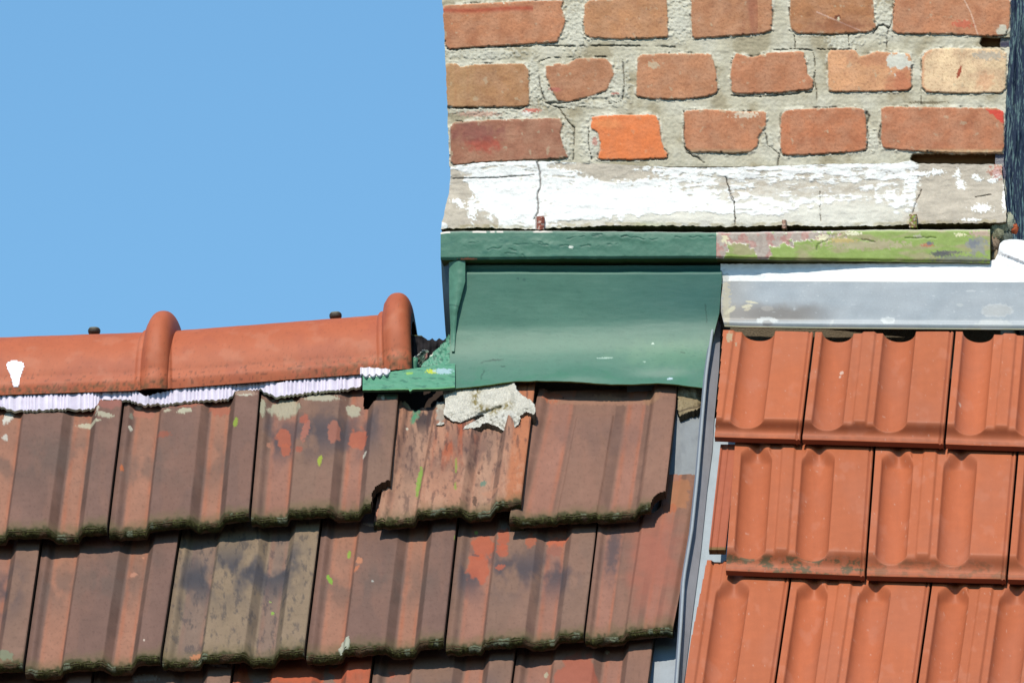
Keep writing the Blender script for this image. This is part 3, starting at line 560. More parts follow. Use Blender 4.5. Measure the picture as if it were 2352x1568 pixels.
C = mix(C, S(184, 190, 190), sst(.86, .90, V) * .35); C = mix(C, S(190, 180, 130), sst(.965, .985, V) * .7); C = mix(C, S(214, 210, 196), sst(.015, .0, V) * .8)
C = mix(C, S(180, 170, 140), blob(X, Y, 1668, 690, 9, 60, 31, rag=.7) * .7)
for cx, cy, rx, ry, rot, c, a in ((1681, 710, 11, 5, -.7, (200, 192, 160), .8), (1716, 703, 12, 4, -.2, (206, 198, 166), .8), (1726, 694, 14, 2.5, .15, (206, 198, 166), .8), (1717, 710, 8, 3, -.3, (200, 190, 160), .7), (1672, 716, 10, 4, -.6, (196, 190, 160), .6), (1762, 736, 24, 8, 0, (206, 210, 208), .7), (1762, 742, 12, 7, 0, (130, 130, 130), .8), (1762, 708, 14, 6, 0, (160, 156, 150), .6), (2040, 736, 17, 8, 0, (206, 212, 212), .7), (2043, 736, 9, 4, 0, (160, 168, 170), .6), (2290, 713, 38, 15, -.05, (190, 194, 194), .7), (2290, 713, 33, 12, -.05, (166, 170, 170), .8), (2282, 745, 40, 13, 0, (184, 190, 188), .6), (1910, 742, 3, 9, .5, (196, 200, 196), .5), (2230, 668, 12, 2, 0, (190, 196, 198), .6), (2205, 700, 8, 4, 0, (186, 192, 192), .5)):
    C = mix(C, S(*c), blob(X, Y, cx, cy, rx, ry, int(cx), rot=rot, rag=.25) * a)
C = mix(C, S(206, 212, 214), sst(.7, .85, fbm(X, Y, 16, 3, 168, sy=5)) * .3)
slab("zinc_sheet", WALL.at(X, Y, off), .004 * YB, C, M_ZINC, parent=zn, edgecol=S(190, 186, 150))

K = 0.55          # the roofs face the sun squarely
# ---------------------------------------------------------------- valley gutter between the two roofs
val = thing("valley_gutter", ROOF.at(np.array(1590.), np.array(1200.), 0.0), "grey zinc valley gutter with a tall standing fold between old and new roof", "valley gutter")
LINE = [(700, 1646), (758, 1634), (858, 1620), (950, 1612), (1093, 1600), (1216, 1587), (1331, 1568), (1445, 1561), (1568, 1552), (1700, 1545), (1900, 1532)]
def grid(y0, y1, n, m): return np.meshgrid(np.linspace(y0, y1, n), np.linspace(0, 1, m), indexing='ij')
Y, U = grid(872, 1900, 260, 60); xl = 1440 + 0 * Y; xr = pl(LINE, Y) + 2; X = xl + U * (xr - xl)
zc = np.broadcast_to(S(162, 168, 172), X.shape + (3,)).copy() * (1 + .05 * fbm(X, Y, 50, 4, 170) + .04 * fbm(X, Y, 6, 2, 171))[..., None]
zc = mix(zc, S(120, 126, 136), sst(.1, .5, fbm(X, Y, 30, 3, 172, sy=60)) * .3); zc = mix(zc, S(206, 216, 226), sst(1180, 1400, Y) * .55)
slab("pan", ROOF.at(X, Y, .004 + .0006 * fbm(X, Y, 90, 3, 173)), -.003 * NR, zc, M_ZINC, parent=val)
# the fold: a thin upright sheet, bright bead on its edge
Y, U = grid(660, 1900, 300, 14); x0 = pl([(660, 1656)] + LINE, Y)
x1 = pl([(660, 1660), (850, 1651), (965, 1640), (1033, 1636), (1125, 1624), (1262, 1610), (1400, 1592), (1568, 1571), (1700, 1561), (1900, 1546)], Y)
X = x0 + U * (x1 - x0)
offn = .044 - .015 * U
zc = np.broadcast_to(S(184, 184, 192), X.shape + (3,)).copy() * (1 + .06 * fbm(X, Y, 8, 4, 175, sy=80))[..., None]
zc = mix(zc, S(186, 196, 204), sst(.30, .10, U))
slab("standing_fold", ROOF.at(X, Y, offn), -.004 * NR - .003 * XB, zc, M_ZINC, parent=val, edgecol=S(150, 160, 176))
pts = [ROOF.at(np.array(float(pl([(660, 1656)] + LINE, y) + 2.5)), np.array(float(y)), .050) for y in np.linspace(664, 1890, 50)]
tube("bead", pts, .0022, M_ZINC, S(186, 194, 200), val, 8)
Y, U = grid(960, 1900, 200, 30); x0 = pl([(900, 1646), (965, 1638), (1033, 1634), (1125, 1622), (1262, 1608), (1400, 1590), (1568, 1569), (1700, 1559), (1900, 1544)], Y); X = x0 + U * 150
zc = np.broadcast_to(S(196, 208, 216), X.shape + (3,)).copy() * (1 + .06 * fbm(X, Y, 12, 4, 176, sy=50))[..., None]
slab("outer_pan", ROOF.at(X, Y, .026 + 0 * X), -.003 * NR, zc, M_ZINC, parent=val)

# ---------------------------------------------------------------- old clay tiles
def nf(P0, P1, k): return np.array(P0, float) + (np.array(P1, float) - np.array(P0, float)) * k
MOSSC = S(78, 74, 42)
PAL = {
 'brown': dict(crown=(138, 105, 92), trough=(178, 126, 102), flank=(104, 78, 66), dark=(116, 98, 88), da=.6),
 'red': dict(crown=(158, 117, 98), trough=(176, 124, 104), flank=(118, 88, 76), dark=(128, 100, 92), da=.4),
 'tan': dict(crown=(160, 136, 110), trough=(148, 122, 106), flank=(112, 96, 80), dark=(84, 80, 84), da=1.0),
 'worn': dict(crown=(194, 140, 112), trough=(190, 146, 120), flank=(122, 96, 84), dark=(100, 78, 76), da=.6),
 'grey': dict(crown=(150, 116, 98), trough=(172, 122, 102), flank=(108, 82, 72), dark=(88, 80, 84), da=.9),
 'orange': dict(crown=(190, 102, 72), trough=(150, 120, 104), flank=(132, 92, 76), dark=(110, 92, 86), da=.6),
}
def old_profile(a, b, hi=1.0):
    h = .0055 * sst(.085, .035, a) * (1 - .3 * b)
    h = h + (.0060 + .0045 * b) * np.clip((a - .262) / .026, 0, 1) * np.clip((.632 - a) / .060, 0, 1)
    h = h + .0135 * np.clip((a - .778) / .048, 0, 1)
    h = h - .0010 * np.exp(-((a - .02) / .012)**2) - .003 * sst(.985, 1.0, a)**2
    return h * hi
def pit(H): return H
OLD_GROUP = "old weathered clay tiles on the left roof"
MARKS = []   # (tile, x, y, rx, ry, rot, colour, thick)
def old_tile(key, TL, TR, BR_, BL, pal, label, ext=.13, seed=1, cut=None, bottom=None, extra=None, hi=1.0, lift=(0.0, .043), moss_amt=1.0, a_rng=(0, 1), prof=None, noise_top=0.0):
    TL, TR, BR_, BL = [np.array(p, float) for p in (TL, TR, BR_, BL)]
    BL = BL + np.array([1.2, -12.]); BR_ = BR_ + np.array([1.2, -12.])          # outlines were measured at the lower rim of the front edge
    TL2, TR2 = nf(BL, TL, 1 + ext), nf(BR_, TR, 1 + ext)
    nx = int(np.linalg.norm(TR - TL) / 2.0) + 2; ny = int(np.linalg.norm(BL - TL2) / 2.3) + 2
    A, Bv = np.meshgrid(np.linspace(0.006, .994, nx), np.linspace(0, 1, ny), indexing='xy')
    X = (1 - Bv) * ((1 - A) * TL2[0] + A * TR2[0]) + Bv * ((1 - A) * BL[0] + A * BR_[0])
    Y = (1 - Bv) * ((1 - A) * TL2[1] + A * TR2[1]) + Bv * ((1 - A) * BL[1] + A * BR_[1])
    # chipped bottom edge
    chip = 2.0 * fbm(X, X * 0 + seed, 22, 4, seed) ; Y = Y + chip * sst(.93, 1, Bv)
    if bottom is not None: Y = Y + bottom(A) * sst(.86, 1, Bv)
    a = a_rng[0] + A * (a_rng[1] - a_rng[0])
    L = lift[0] + (lift[1] - lift[0]) * Bv
    wob = .004 * fbm(Bv * 100, Bv * 0 + seed, 60, 2, seed)
    hp = (prof or old_profile)(a + wob, Bv, hi)
    rnd = -.0020 * sst(.955, 1.0, Bv)**2
    H = hp + rnd + .0006 * fbm(X, Y, 120, 3, seed + 1) + .00022 * fbm(X, Y, 14, 3, seed + 2)
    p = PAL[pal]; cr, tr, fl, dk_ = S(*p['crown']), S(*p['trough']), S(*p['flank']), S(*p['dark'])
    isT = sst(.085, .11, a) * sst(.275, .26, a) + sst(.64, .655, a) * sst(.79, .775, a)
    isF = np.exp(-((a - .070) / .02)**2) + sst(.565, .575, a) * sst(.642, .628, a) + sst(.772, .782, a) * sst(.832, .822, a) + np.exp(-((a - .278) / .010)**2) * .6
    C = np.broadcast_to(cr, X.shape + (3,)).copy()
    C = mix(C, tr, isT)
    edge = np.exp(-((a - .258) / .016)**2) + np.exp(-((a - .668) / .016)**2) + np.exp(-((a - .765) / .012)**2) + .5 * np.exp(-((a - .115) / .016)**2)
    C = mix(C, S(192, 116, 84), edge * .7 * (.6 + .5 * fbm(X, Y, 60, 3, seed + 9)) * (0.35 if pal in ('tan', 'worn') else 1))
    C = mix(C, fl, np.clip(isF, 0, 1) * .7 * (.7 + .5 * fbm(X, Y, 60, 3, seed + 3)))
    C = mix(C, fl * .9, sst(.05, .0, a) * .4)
    low = fbm(X, Y, 110, 4, seed + 4, sy=150); mid = fbm(X, Y, 22, 4, seed + 5, sy=44)
    C *= (1 + .12 * low + .05 * mid + .025 * fbm(X, Y, 5, 3, seed + 6))[..., None]
    smudge = np.exp(-((Bv - .38 - .05 * ((seed * 7) % 5)) / .17)**2) * sst(-.45, .25, fbm(X, Y, 55, 4, seed + 7, sy=75)) * sst(0.0, .08, a) * sst(1.0, .80, a)
    C = mix(C, dk_, smudge * p['da'])
    C = mix(C, tr * 1.04, sst(.06, .42, fbm(X, Y, 70, 4, seed + 8, sy=200)) * .15)
    if pal in ('tan', 'worn'):
        sp = sst(.12, .5, fbm(X, Y, 16, 5, seed + 30, sy=34, rough=.7)); C = mix(C, dk_ * .8, sp * .55); H -= .0004 * sp
    if pal == 'worn':
        C = mix(C, S(190, 100, 66), sst(.30, .34, a) * sst(.64, .56, a) * sst(-.2, .3, fbm(X, Y, 30, 4, seed + 31, sy=120)) * sst(.75, .5, Bv) * .9)
        C = mix(C, S(210, 126, 82), sst(.86, .9, a) * .7)
        C = mix(C, S(66, 58, 62), sst(.10, .14, a) * sst(.27, .25, a) * sst(.42, .25, Bv) * sst(-.3, .15, fbm(X, Y, 16, 4, seed + 32, sy=40)) * .9)
        C = mix(C, S(84, 62, 60), sst(.2, .45, fbm(X, Y, 10, 4, seed + 33, sy=50)) * sst(.75, .5, Bv) * .6)
    pits = sst(.45, .62, fbm(X, Y, 7, 2, seed + 34)); C = mix(C, fl * .7, pits * .2)
    # grime along the lower edge
    g_ = sst(.90, .985, Bv + .03 * fbm(X, Y, 26, 4, seed + 10)); C = mix(C, S(120, 106, 70), g_ * .55)
    C = mix(C, MOSSC, sst(.965, .992, Bv + .018 * fbm(X, Y, 14, 4, seed + 11)) * moss_amt)
    if extra: C, H = extra(X, Y, a, Bv, C, H)
    for (k2, cx, cy, rx, ry, rot, c, th) in MARKS:
        if k2 == key:
            m = blob(X, Y, cx, cy, rx, ry, int(cx + cy) % 97, rot=rot, rag=.38, soft=.10); C = mix(C, S(*c), m * .76); H = H + th * m * (1 + .5 * fbm(X, Y, 6, 3, 5))
    mask = None if cut is None else cut(X, Y, a, Bv)
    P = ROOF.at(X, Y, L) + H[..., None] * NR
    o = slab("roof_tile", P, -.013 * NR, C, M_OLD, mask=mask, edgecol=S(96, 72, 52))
    tag(o, label, "roof tile", OLD_GROUP)
    # moss on the front edge
    row = P[-1]; n = len(row)
    ok = np.ones(n, bool) if mask is None else mask[-1]
    k = np.linspace(0, 1, 12)[:, None]
    aa = A[-1][None, :]; xs = X[-1][None, :] + 0 * k
    pr = .0008 + .0016 * sst(-.4, .5, fbm(xs, k * 16, 14, 4, seed + 12, rough=.65)) + .0008 * np.clip(fbm(xs, k * 16, 4, 3, seed + 13), 0, 1)
    cross = np.sin(k * math.pi * .95)
    base = row[None] - (k * .0112 * (1 + .35 * fbm(xs, xs * 0, 30, 4, seed + 41, rough=.65)))[..., None] * NR
    up = .003 * (1 + .9 * fbm(xs[:1], xs[:1] * 0, 16, 3, seed + 14)) * sst(.22, 0, k)
    Pm = base + (cross * pr + .0006)[..., None] * (-UPS) + up[..., None] * UPS + (.0008 * sst(.3, 0, k) * (1 + .9 * fbm(xs, k * 10, 5, 3, seed + 15)))[..., None] * NR
    mc = np.broadcast_to(MOSSC, Pm.shape).copy()
    mc = mix(mc, S(138, 140, 84), sst(.05, .6, fbm(xs, k * 16, 7, 4, seed + 16, rough=.7)) * .7 * sst(.8, .3, k + 0 * xs)); mc = mix(mc, S(48, 44, 26), sst(.0, .5, fbm(xs, k * 16, 9, 4, seed + 17, rough=.7)) * .7)
    mc = mix(mc, S(150, 156, 130), sst(.30, .45, fbm(xs, k * 14, 40, 3, seed + 18)) * sst(.6, .2, k + 0 * xs) * .8)
    mc = mix(mc, S(112, 86, 66), sst(.12, .38, fbm(xs, k * 20, 46, 4, seed + 19, sy=26)) * .8)
    mm = np.broadcast_to(ok[None, :], Pm.shape[:2])
    slab("moss", Pm, .0015 * UPS, mc, M_MOSS, mask=mm, parent=o)
    return o

MARKS += [
 # first row
 ('a3', 653, 1008, 19, 22, 0, (196, 106, 76), .0003), ('a3', 655, 1034, 11, 14, 0, (196, 106, 76), .0003), ('a3', 703, 998, 8, 27, .3, (190, 118, 98), .0003), ('a3', 700, 972, 9, 12, .6, (190, 104, 80), .0003),
 ('a3', 688, 1043, 8, 7, 0, (180, 100, 78), .0003), ('a3', 768, 1002, 14, 27, .05, (184, 116, 94), .0003), ('a3', 824, 1010, 20, 26, 0, (200, 110, 80), .0003), ('a3', 617, 1022, 5, 6, 0, (190, 130, 104), .0002),
 ('a3', 736, 1069, 5, 12, .25, (178, 196, 60), .0005), ('a3', 838, 1048, 5, 5, .6, (232, 226, 206), .0008),
 ('a2', 543, 987, 5, 12, .2, (160, 186, 60), .0005), ('a2', 425, 953, 16, 6, -.1, (220, 216, 186), .0010), ('a2', 385, 952, 9, 3, -.2, (214, 204, 176), .0008), ('a2', 330, 945, 26, 18, 0, (190, 122, 100), .0002), ('a2', 320, 935, 8, 5, 0, (222, 210, 186), .0006),
 ('a2', 300, 986, 4, 6, 0, (226, 222, 200), .001), ('a2', 302, 958, 4, 7, 0, (150, 150, 130), .0006), ('a2', 560, 918, 30, 7, .1, (190, 160, 140), .0006), ('a2', 565, 925, 16, 2, 0, (236, 230, 206), .0008), ('a2', 378, 1006, 16, 8, 0, (168, 96, 74), .0002), ('a2', 280, 1080, 4, 7, 0, (210, 116, 66), .0003),
 ('a2', 420, 935, 50, 9, 0, (184, 110, 88), .0002), ('a2', 505, 943, 24, 12, 0, (186, 108, 84), .0002),
 ('a1', 242, 970, 20, 6, .2, (206, 200, 172), .0010), ('a1', 205, 980, 26, 6, .1, (216, 210, 180), .0009), ('a1', 62, 946, 12, 4, 0, (224, 220, 196), .0008), ('a1', 256, 940, 28, 16, 0, (174, 112, 100), .0002), ('a1', 12, 1005, 7, 7, .4, (226, 222, 208), .001), ('a1', 20, 958, 9, 18, .7, (246, 244, 230), .0016), ('a1', 208, 948, 24, 12, 0, (182, 110, 86), .0002),
 ('a1', 226, 955, 4, 6, 0, (226, 220, 200), .0008),
 ('a3', 655, 938, 36, 22, 0, (196, 192, 164), .0026), ('a3', 740, 922, 40, 7, 0, (206, 202, 176), .0012), ('a3', 812, 944, 18, 13, .5, (200, 196, 168), .0018), ('a3', 604, 943, 7, 20, 0, (190, 188, 160), .002),
 ('a3', 895, 926, 26, 8, 0, (92, 140, 112), .0006), ('a3', 882, 931, 4, 4, 0, (230, 226, 206), .0008),
 ('a4', 956, 958, 8, 5, 0, (92, 150, 118), .0004), ('a4', 957, 945, 9, 8, 0, (96, 156, 122), .0006), ('a4', 950, 962, 6, 12, .35, (84, 160, 118), .0008), ('a4', 963, 1108, 6, 34, .16, (140, 184, 70), .0006), ('a4', 1049, 1080, 2.5, 18, 0, (150, 170, 70), .0003), ('a4', 1047, 1128, 2.5, 9, 0, (150, 170, 70), .0003),
 ('a4', 1110, 1110, 6, 7, .5, (90, 140, 122), .0004), ('a4', 935, 985, 3, 3, 0, (234, 228, 206), .0006), ('a4', 1100, 1085, 3, 4, 0, (110, 70, 56), 0), ('a4', 1090, 1150, 5, 12, 0, (80, 60, 50), -.0005), ('a4', 938, 928, 16, 10, .2, (160, 156, 120), .0008),
 ('a4', 1018, 950, 14, 30, .1, (178, 172, 158), .0012), ('a4', 985, 925, 30, 9, 0, (158, 152, 118), .0008), ('a4', 1012, 935, 10, 20, .1, (206, 198, 180), .001),
 ('a4', 1128, 1135, 20, 8, 0, (206, 150, 120), 0),
 ('a5', 1270, 918, 22, 11, 0, (204, 116, 82), .0004), ('a5', 1380, 925, 130, 9, 0, (178, 132, 108), .0004), ('a5', 1500, 925, 20, 12, 0, (172, 130, 100), .0004), ('a5', 1395, 918, 30, 8, .1, (186, 140, 110), .0005), ('a5', 1295, 918, 2, 2, 0, (90, 50, 40), 0),
 # second row
 ('b3', 826, 1297, 8, 8, 0, (222, 146, 106), .0004), ('b3', 820, 1315, 4, 9, .7, (214, 130, 90), .0003), ('b3', 802, 1273, 4, 9, .1, (150, 190, 66), .0006), ('b3', 757, 1330, 5, 12, -.5, (140, 196, 60), .0006), ('b3', 1048, 1250, 3, 6, .2, (150, 196, 70), .0005), ('b3', 792, 1491, 13, 17, .5, (206, 210, 188), .0022),
 ('b3', 857, 1345, 3, 2, 0, (200, 200, 190), .0003), ('b3', 1040, 1205, 12, 12, .6, (206, 132, 104), .0003), ('b3', 850, 1213, 14, 3, .1, (220, 180, 150), .0006),
 ('b4', 1108, 1255, 24, 28, .1, (204, 104, 72), .0003), ('b4', 1099, 1306, 26, 30, 0, (204, 104, 72), .0003), ('b4', 1092, 1275, 9, 3, .3, (120, 88, 82), 0), ('b4', 1157, 1243, 13, 26, .1, (200, 102, 72), .0003), ('b4', 1155, 1272, 14, 16, 0, (200, 102, 72), .0003), ('b4', 1150, 1311, 11, 6, -.3, (198, 104, 76), .0003),
 ('b4', 1219, 1250, 12, 16, 0, (192, 106, 76), .0003), ('b4', 1281, 1246, 22, 11, -.15, (214, 112, 78), .0004), ('b4', 1274, 1264, 18, 12, 0, (170, 108, 90), .0002), ('b4', 1094, 1223, 4, 4, 0, (170, 196, 90), .0005), ('b4', 1158, 1212, 10, 12, 0, (150, 140, 130), .0003),
 ('b2', 626, 1408, 4, 3, .3, (150, 196, 70), .0004), ('b2', 620, 1382, 3, 2, 0, (170, 190, 100), .0004), ('b2', 450, 1508, 14, 5, -.2, (216, 140, 96), .0002),
 ('b1', 307, 1320, 8, 5, -.3, (212, 150, 122), .0002), ('b1', 334, 1487, 2.5, 2.5, 0, (240, 220, 200), .0003), ('b1', 330, 1281, 3, 2, 0, (214, 150, 120), .0002), ('b0', 10, 1520, 24, 12, .2, (140, 150, 120), .0008), ('b0', 14, 1251, 16, 8, 0, (196, 104, 72), .0002),
 ('b1', 236, 1254, 44, 12, 0, (168, 114, 98), .0002),
 ('b5', 1560, 1140, 24, 36, 0, (190, 130, 92), .0003), ('b5', 1513, 1163, 3, 2.5, 0, (236, 230, 200), .0012), ('b5', 1540, 1176, 18, 10, 0, (196, 116, 80), .0002), 
 # third row
 ('c1', 185, 1553, 26, 10, 0, (196, 128, 96), .0003), ('c2', 330, 1565, 34, 8, 0, (180, 160, 150), .0006), ('c2', 500, 1538, 26, 10, .1, (110, 84, 84), 0), ('c2', 505, 1546, 22, 3, .1, (206, 196, 190), .0008), ('c3', 680, 1560, 60, 16, 0, (210, 104, 68), .0002), ('c3', 800, 1545, 40, 26, 0, (206, 104, 72), .0002), ('c3', 560, 1560, 16, 26, 0, (196, 104, 66), 0),
 ('c4', 900, 1548, 7, 8, 0, (210, 110, 80), .0002), ('c5', 1325, 1560, 50, 46, 0, (190, 104, 80), 0), ('c5', 1395, 1497, 5, 4, .2, (210, 206, 180), .0008), ('c5', 1255, 1550, 5, 6, 0, (196, 190, 160), .0008),
]
def worn_extra(X, Y, a, b, C, H):
    m = sst(.0, .35, fbm(X, Y, 30, 5, 333, sy=60, rough=.7)); C = mix(C, S(214, 166, 136), m * .35 * sst(.4, .7, b))
    return C, H
# row one, left to right
T0b, T0t = (-400, 970), (-30, 940)
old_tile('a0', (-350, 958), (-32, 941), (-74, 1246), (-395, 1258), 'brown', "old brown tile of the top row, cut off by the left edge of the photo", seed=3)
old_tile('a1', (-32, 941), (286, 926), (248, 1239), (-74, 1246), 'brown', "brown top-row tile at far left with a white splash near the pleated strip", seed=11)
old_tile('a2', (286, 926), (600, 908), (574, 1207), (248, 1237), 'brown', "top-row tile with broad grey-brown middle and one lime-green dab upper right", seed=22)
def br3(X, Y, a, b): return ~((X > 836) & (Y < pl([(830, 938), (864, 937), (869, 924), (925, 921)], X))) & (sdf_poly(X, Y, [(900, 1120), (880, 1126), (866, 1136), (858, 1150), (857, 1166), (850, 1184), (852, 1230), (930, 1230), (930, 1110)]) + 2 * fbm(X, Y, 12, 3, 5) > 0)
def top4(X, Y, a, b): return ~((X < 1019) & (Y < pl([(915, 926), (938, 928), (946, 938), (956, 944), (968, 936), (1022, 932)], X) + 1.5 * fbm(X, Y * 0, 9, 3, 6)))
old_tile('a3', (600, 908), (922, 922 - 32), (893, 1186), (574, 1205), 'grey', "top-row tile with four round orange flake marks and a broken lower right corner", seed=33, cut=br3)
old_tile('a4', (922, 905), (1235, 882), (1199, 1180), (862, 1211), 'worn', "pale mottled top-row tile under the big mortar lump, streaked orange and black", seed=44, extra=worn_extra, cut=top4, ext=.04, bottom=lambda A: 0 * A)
def br5(X, Y, a, b): return ~((X - 1530)**2 / 34**2 + (Y - 1182)**2 / 38**2 < 1.0)
def p5(a, b, hi):
    return (.0050 * sst(.09, .03, a) + .0028 * sst(.30, .315, a) * sst(.57, .555, a) * sst(.18, .22, b) + .0115 * sst(.80, .85, a) - .003 * sst(.985, 1., a)**2
            + .003 * sst(.17, .13, b))
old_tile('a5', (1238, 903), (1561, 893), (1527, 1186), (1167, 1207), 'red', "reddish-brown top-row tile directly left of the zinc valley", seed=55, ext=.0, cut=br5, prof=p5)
# row two
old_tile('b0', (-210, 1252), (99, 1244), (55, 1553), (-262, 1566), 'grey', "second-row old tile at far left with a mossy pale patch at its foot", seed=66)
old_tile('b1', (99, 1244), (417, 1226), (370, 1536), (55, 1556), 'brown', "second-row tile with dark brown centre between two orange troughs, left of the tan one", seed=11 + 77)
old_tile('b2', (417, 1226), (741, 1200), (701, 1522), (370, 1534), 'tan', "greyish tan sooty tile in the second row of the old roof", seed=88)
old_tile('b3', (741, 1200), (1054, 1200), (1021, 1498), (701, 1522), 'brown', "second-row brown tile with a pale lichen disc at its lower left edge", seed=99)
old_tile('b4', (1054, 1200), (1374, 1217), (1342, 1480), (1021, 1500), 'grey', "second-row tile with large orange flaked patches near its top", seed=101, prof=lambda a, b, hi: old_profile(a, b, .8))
def extra5(X, Y, a, b, C, H):
    C = mix(C, S(186, 112, 90), blob(X, Y, 1500, 1290, 50, 110, 3, rag=.4, soft=.8) * .8); C = mix(C, S(96, 84, 86), blob(X, Y, 1408, 1262, 14, 56, 5, rot=.1, rag=.4, soft=.6) * .8)
    return C, H
def cut5(X, Y, a, b):
    nose = (X > 1519 + (Y - 1165) * -.10) & (Y < 1168)
    return (Y > 1168) | nose | (X < 1512)
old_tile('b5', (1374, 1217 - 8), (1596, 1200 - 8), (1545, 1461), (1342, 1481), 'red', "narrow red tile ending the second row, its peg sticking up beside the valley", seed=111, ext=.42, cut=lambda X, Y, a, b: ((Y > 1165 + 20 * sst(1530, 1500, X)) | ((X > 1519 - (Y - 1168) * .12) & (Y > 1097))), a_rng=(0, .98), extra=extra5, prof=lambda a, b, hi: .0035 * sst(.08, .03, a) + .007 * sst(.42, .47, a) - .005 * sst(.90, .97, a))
# row three
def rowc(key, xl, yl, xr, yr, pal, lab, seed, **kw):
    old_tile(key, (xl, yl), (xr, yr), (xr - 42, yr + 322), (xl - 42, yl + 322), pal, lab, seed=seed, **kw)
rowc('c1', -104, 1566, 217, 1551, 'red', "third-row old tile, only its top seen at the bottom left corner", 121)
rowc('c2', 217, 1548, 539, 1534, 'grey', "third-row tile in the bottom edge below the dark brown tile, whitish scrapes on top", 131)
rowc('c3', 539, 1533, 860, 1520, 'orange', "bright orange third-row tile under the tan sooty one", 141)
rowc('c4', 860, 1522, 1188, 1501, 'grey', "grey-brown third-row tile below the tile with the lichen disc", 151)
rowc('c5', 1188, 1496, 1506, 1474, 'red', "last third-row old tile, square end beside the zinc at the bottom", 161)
# small lap pieces that show under the broken corners
def stub(x0, x1, y0, y1, rgb, off, label, top_slant=0):
    X, Y = np.meshgrid(np.linspace(x0, x1, 24), np.linspace(y0, y1, 40), indexing='xy'); X = X - (Y - y0) * .13
    Y = Y - top_slant * (X - x0) / (x1 - x0)
    C = np.broadcast_to(S(*rgb), X.shape + (3,)).copy() * (1 + .1 * fbm(X, Y, 5, 3, 5, sy=40))[..., None]; C = mix(C, MOSSC, sst(y1 - 10, y1 - 5, Y))
    o = slab("tile_fragment", ROOF.at(X, Y, off + .0008 * fbm(X, Y, 20, 3, 2)), -.014 * NR, C, M_OLD, edgecol=S(70, 64, 34)); tag(o, label, "tile fragment", "exposed lap strips of old tiles")
stub(868, 898, 1128, 1204, (200, 140, 116), .0245, "pinkish lap strip bared by the broken corner left of the pale mottled tile", 6)
stub(1176, 1208, 1160, 1204, (160, 118, 100), .024, "small brown lap strip right of the pale mottled tile's foot")

# ---------------------------------------------------------------- mortar lump and packing on the old tiles
X, Y = np.meshgrid(np.arange(990, 1250, 1.7), np.arange(865, 1005, 1.7), indexing='xy')
PL = [(1016, 897), (1040, 888), (1120, 882), (1180, 872), (1188, 892), (1200, 905), (1222, 915), (1232, 932), (1226, 948), (1212, 940), (1198, 948), (1192, 968), (1160, 980), (1140, 972), (1118, 962), (1100, 972), (1058, 978), (1080, 962), (1105, 950), (1120, 944), (1090, 950), (1058, 962), (1040, 960), (1018, 946), (1022, 920)]
PL = [(x, 882 + (y - 882) * 1.10) for x, y in PL]
d = sdf_poly(X, Y, PL) + 2.4 * fbm(X, Y, 12, 4, 200, rough=.65)
d = np.minimum(d, sdf_poly(X, Y, [(1000, 972), (1020, 966), (1022, 973), (1002, 979)]) + 2 * fbm(X, Y, 8, 3, 4))
ins = sst(0, -16, d)
H = .009 + .004 * ins * sst(985, 915, Y) + .0018 * fbm(X, Y, 26, 4, 201, rough=.6) * ins + .0010 * fbm(X, Y, 5, 3, 202)
H -= .004 * np.exp(-(dist_line(X, Y, [(1060, 976), (1110, 950), (1150, 935)]) / 4)**2)
C = np.broadcast_to(S(232, 226, 210, .62), X.shape + (3,)).copy(); C *= (1 + .12 * fbm(X, Y, 18, 4, 203) + .08 * fbm(X, Y, 4, 2, 204))[..., None]
oc = np.exp(-(dist_line(X, Y, [(1100, 885), (1092, 905), (1090, 925), (1110, 940), (1140, 944), (1170, 930)]) / 9)**2) * sst(-.35, .15, fbm(X, Y, 7, 4, 205)); C = mix(C, S(158, 138, 70), oc * .9)
C = mix(C, S(246, 242, 230), sst(-7, -1, d) * sst(.0, .3, fbm(X, Y, 12, 3, 206)) * .9 + blob(X, Y, 1162, 955, 22, 14, 7, rag=.6, soft=.4) * .8)
C = mix(C, S(120, 112, 96), sst(.15, .5, fbm(X, Y, 9, 4, 207)) * sst(940, 960, Y) * .7)
o = slab("mortar_lump", ROOF.at(X, Y, .017 + H * .9 + .009 * sst(1168, 1188, X)), -.026 * NR, C, M_MORTAR, mask=d < 0, edgecol=S(150, 138, 118)); tag(o, "big pale mortar lump with ochre lichen under the green apron's edge", "mortar")
X, Y = np.meshgrid(np.arange(1545, 1625, 1.7), np.arange(875, 970, 1.7), indexing='xy')
d = sdf_poly(X, Y, [(1556, 886), (1618, 893), (1620, 928), (1600, 940), (1575, 950), (1560, 958), (1556, 940)]) + 3 * fbm(X, Y, 14, 4, 210)
H = .003 * fbm(X, Y, 20, 4, 211) - .010 * sst(1600, 1620, X); C = np.broadcast_to(S(176, 156, 120), X.shape + (3,)).copy() * (1 + .15 * fbm(X, Y, 14, 4, 212))[..., None]
cr_ = np.exp(-(dist_line(X, Y, [(1560, 945), (1580, 938), (1600, 935), (1618, 925)]) / 1.6)**2); C = mix(C, S(70, 54, 44), cr_ * .9); C = mix(C, S(216, 204, 176), blob(X, Y, 1590, 900, 26, 8, 4, rag=.8) * .6)
o = slab("mortar_wedge", ROOF.at(X, Y, .016 + H), -.014 * NR, C, M_MORTAR, mask=d < 0, edgecol=S(110, 96, 74)); tag(o, "small tan mortar wedge between the apron corner and the valley", "mortar")
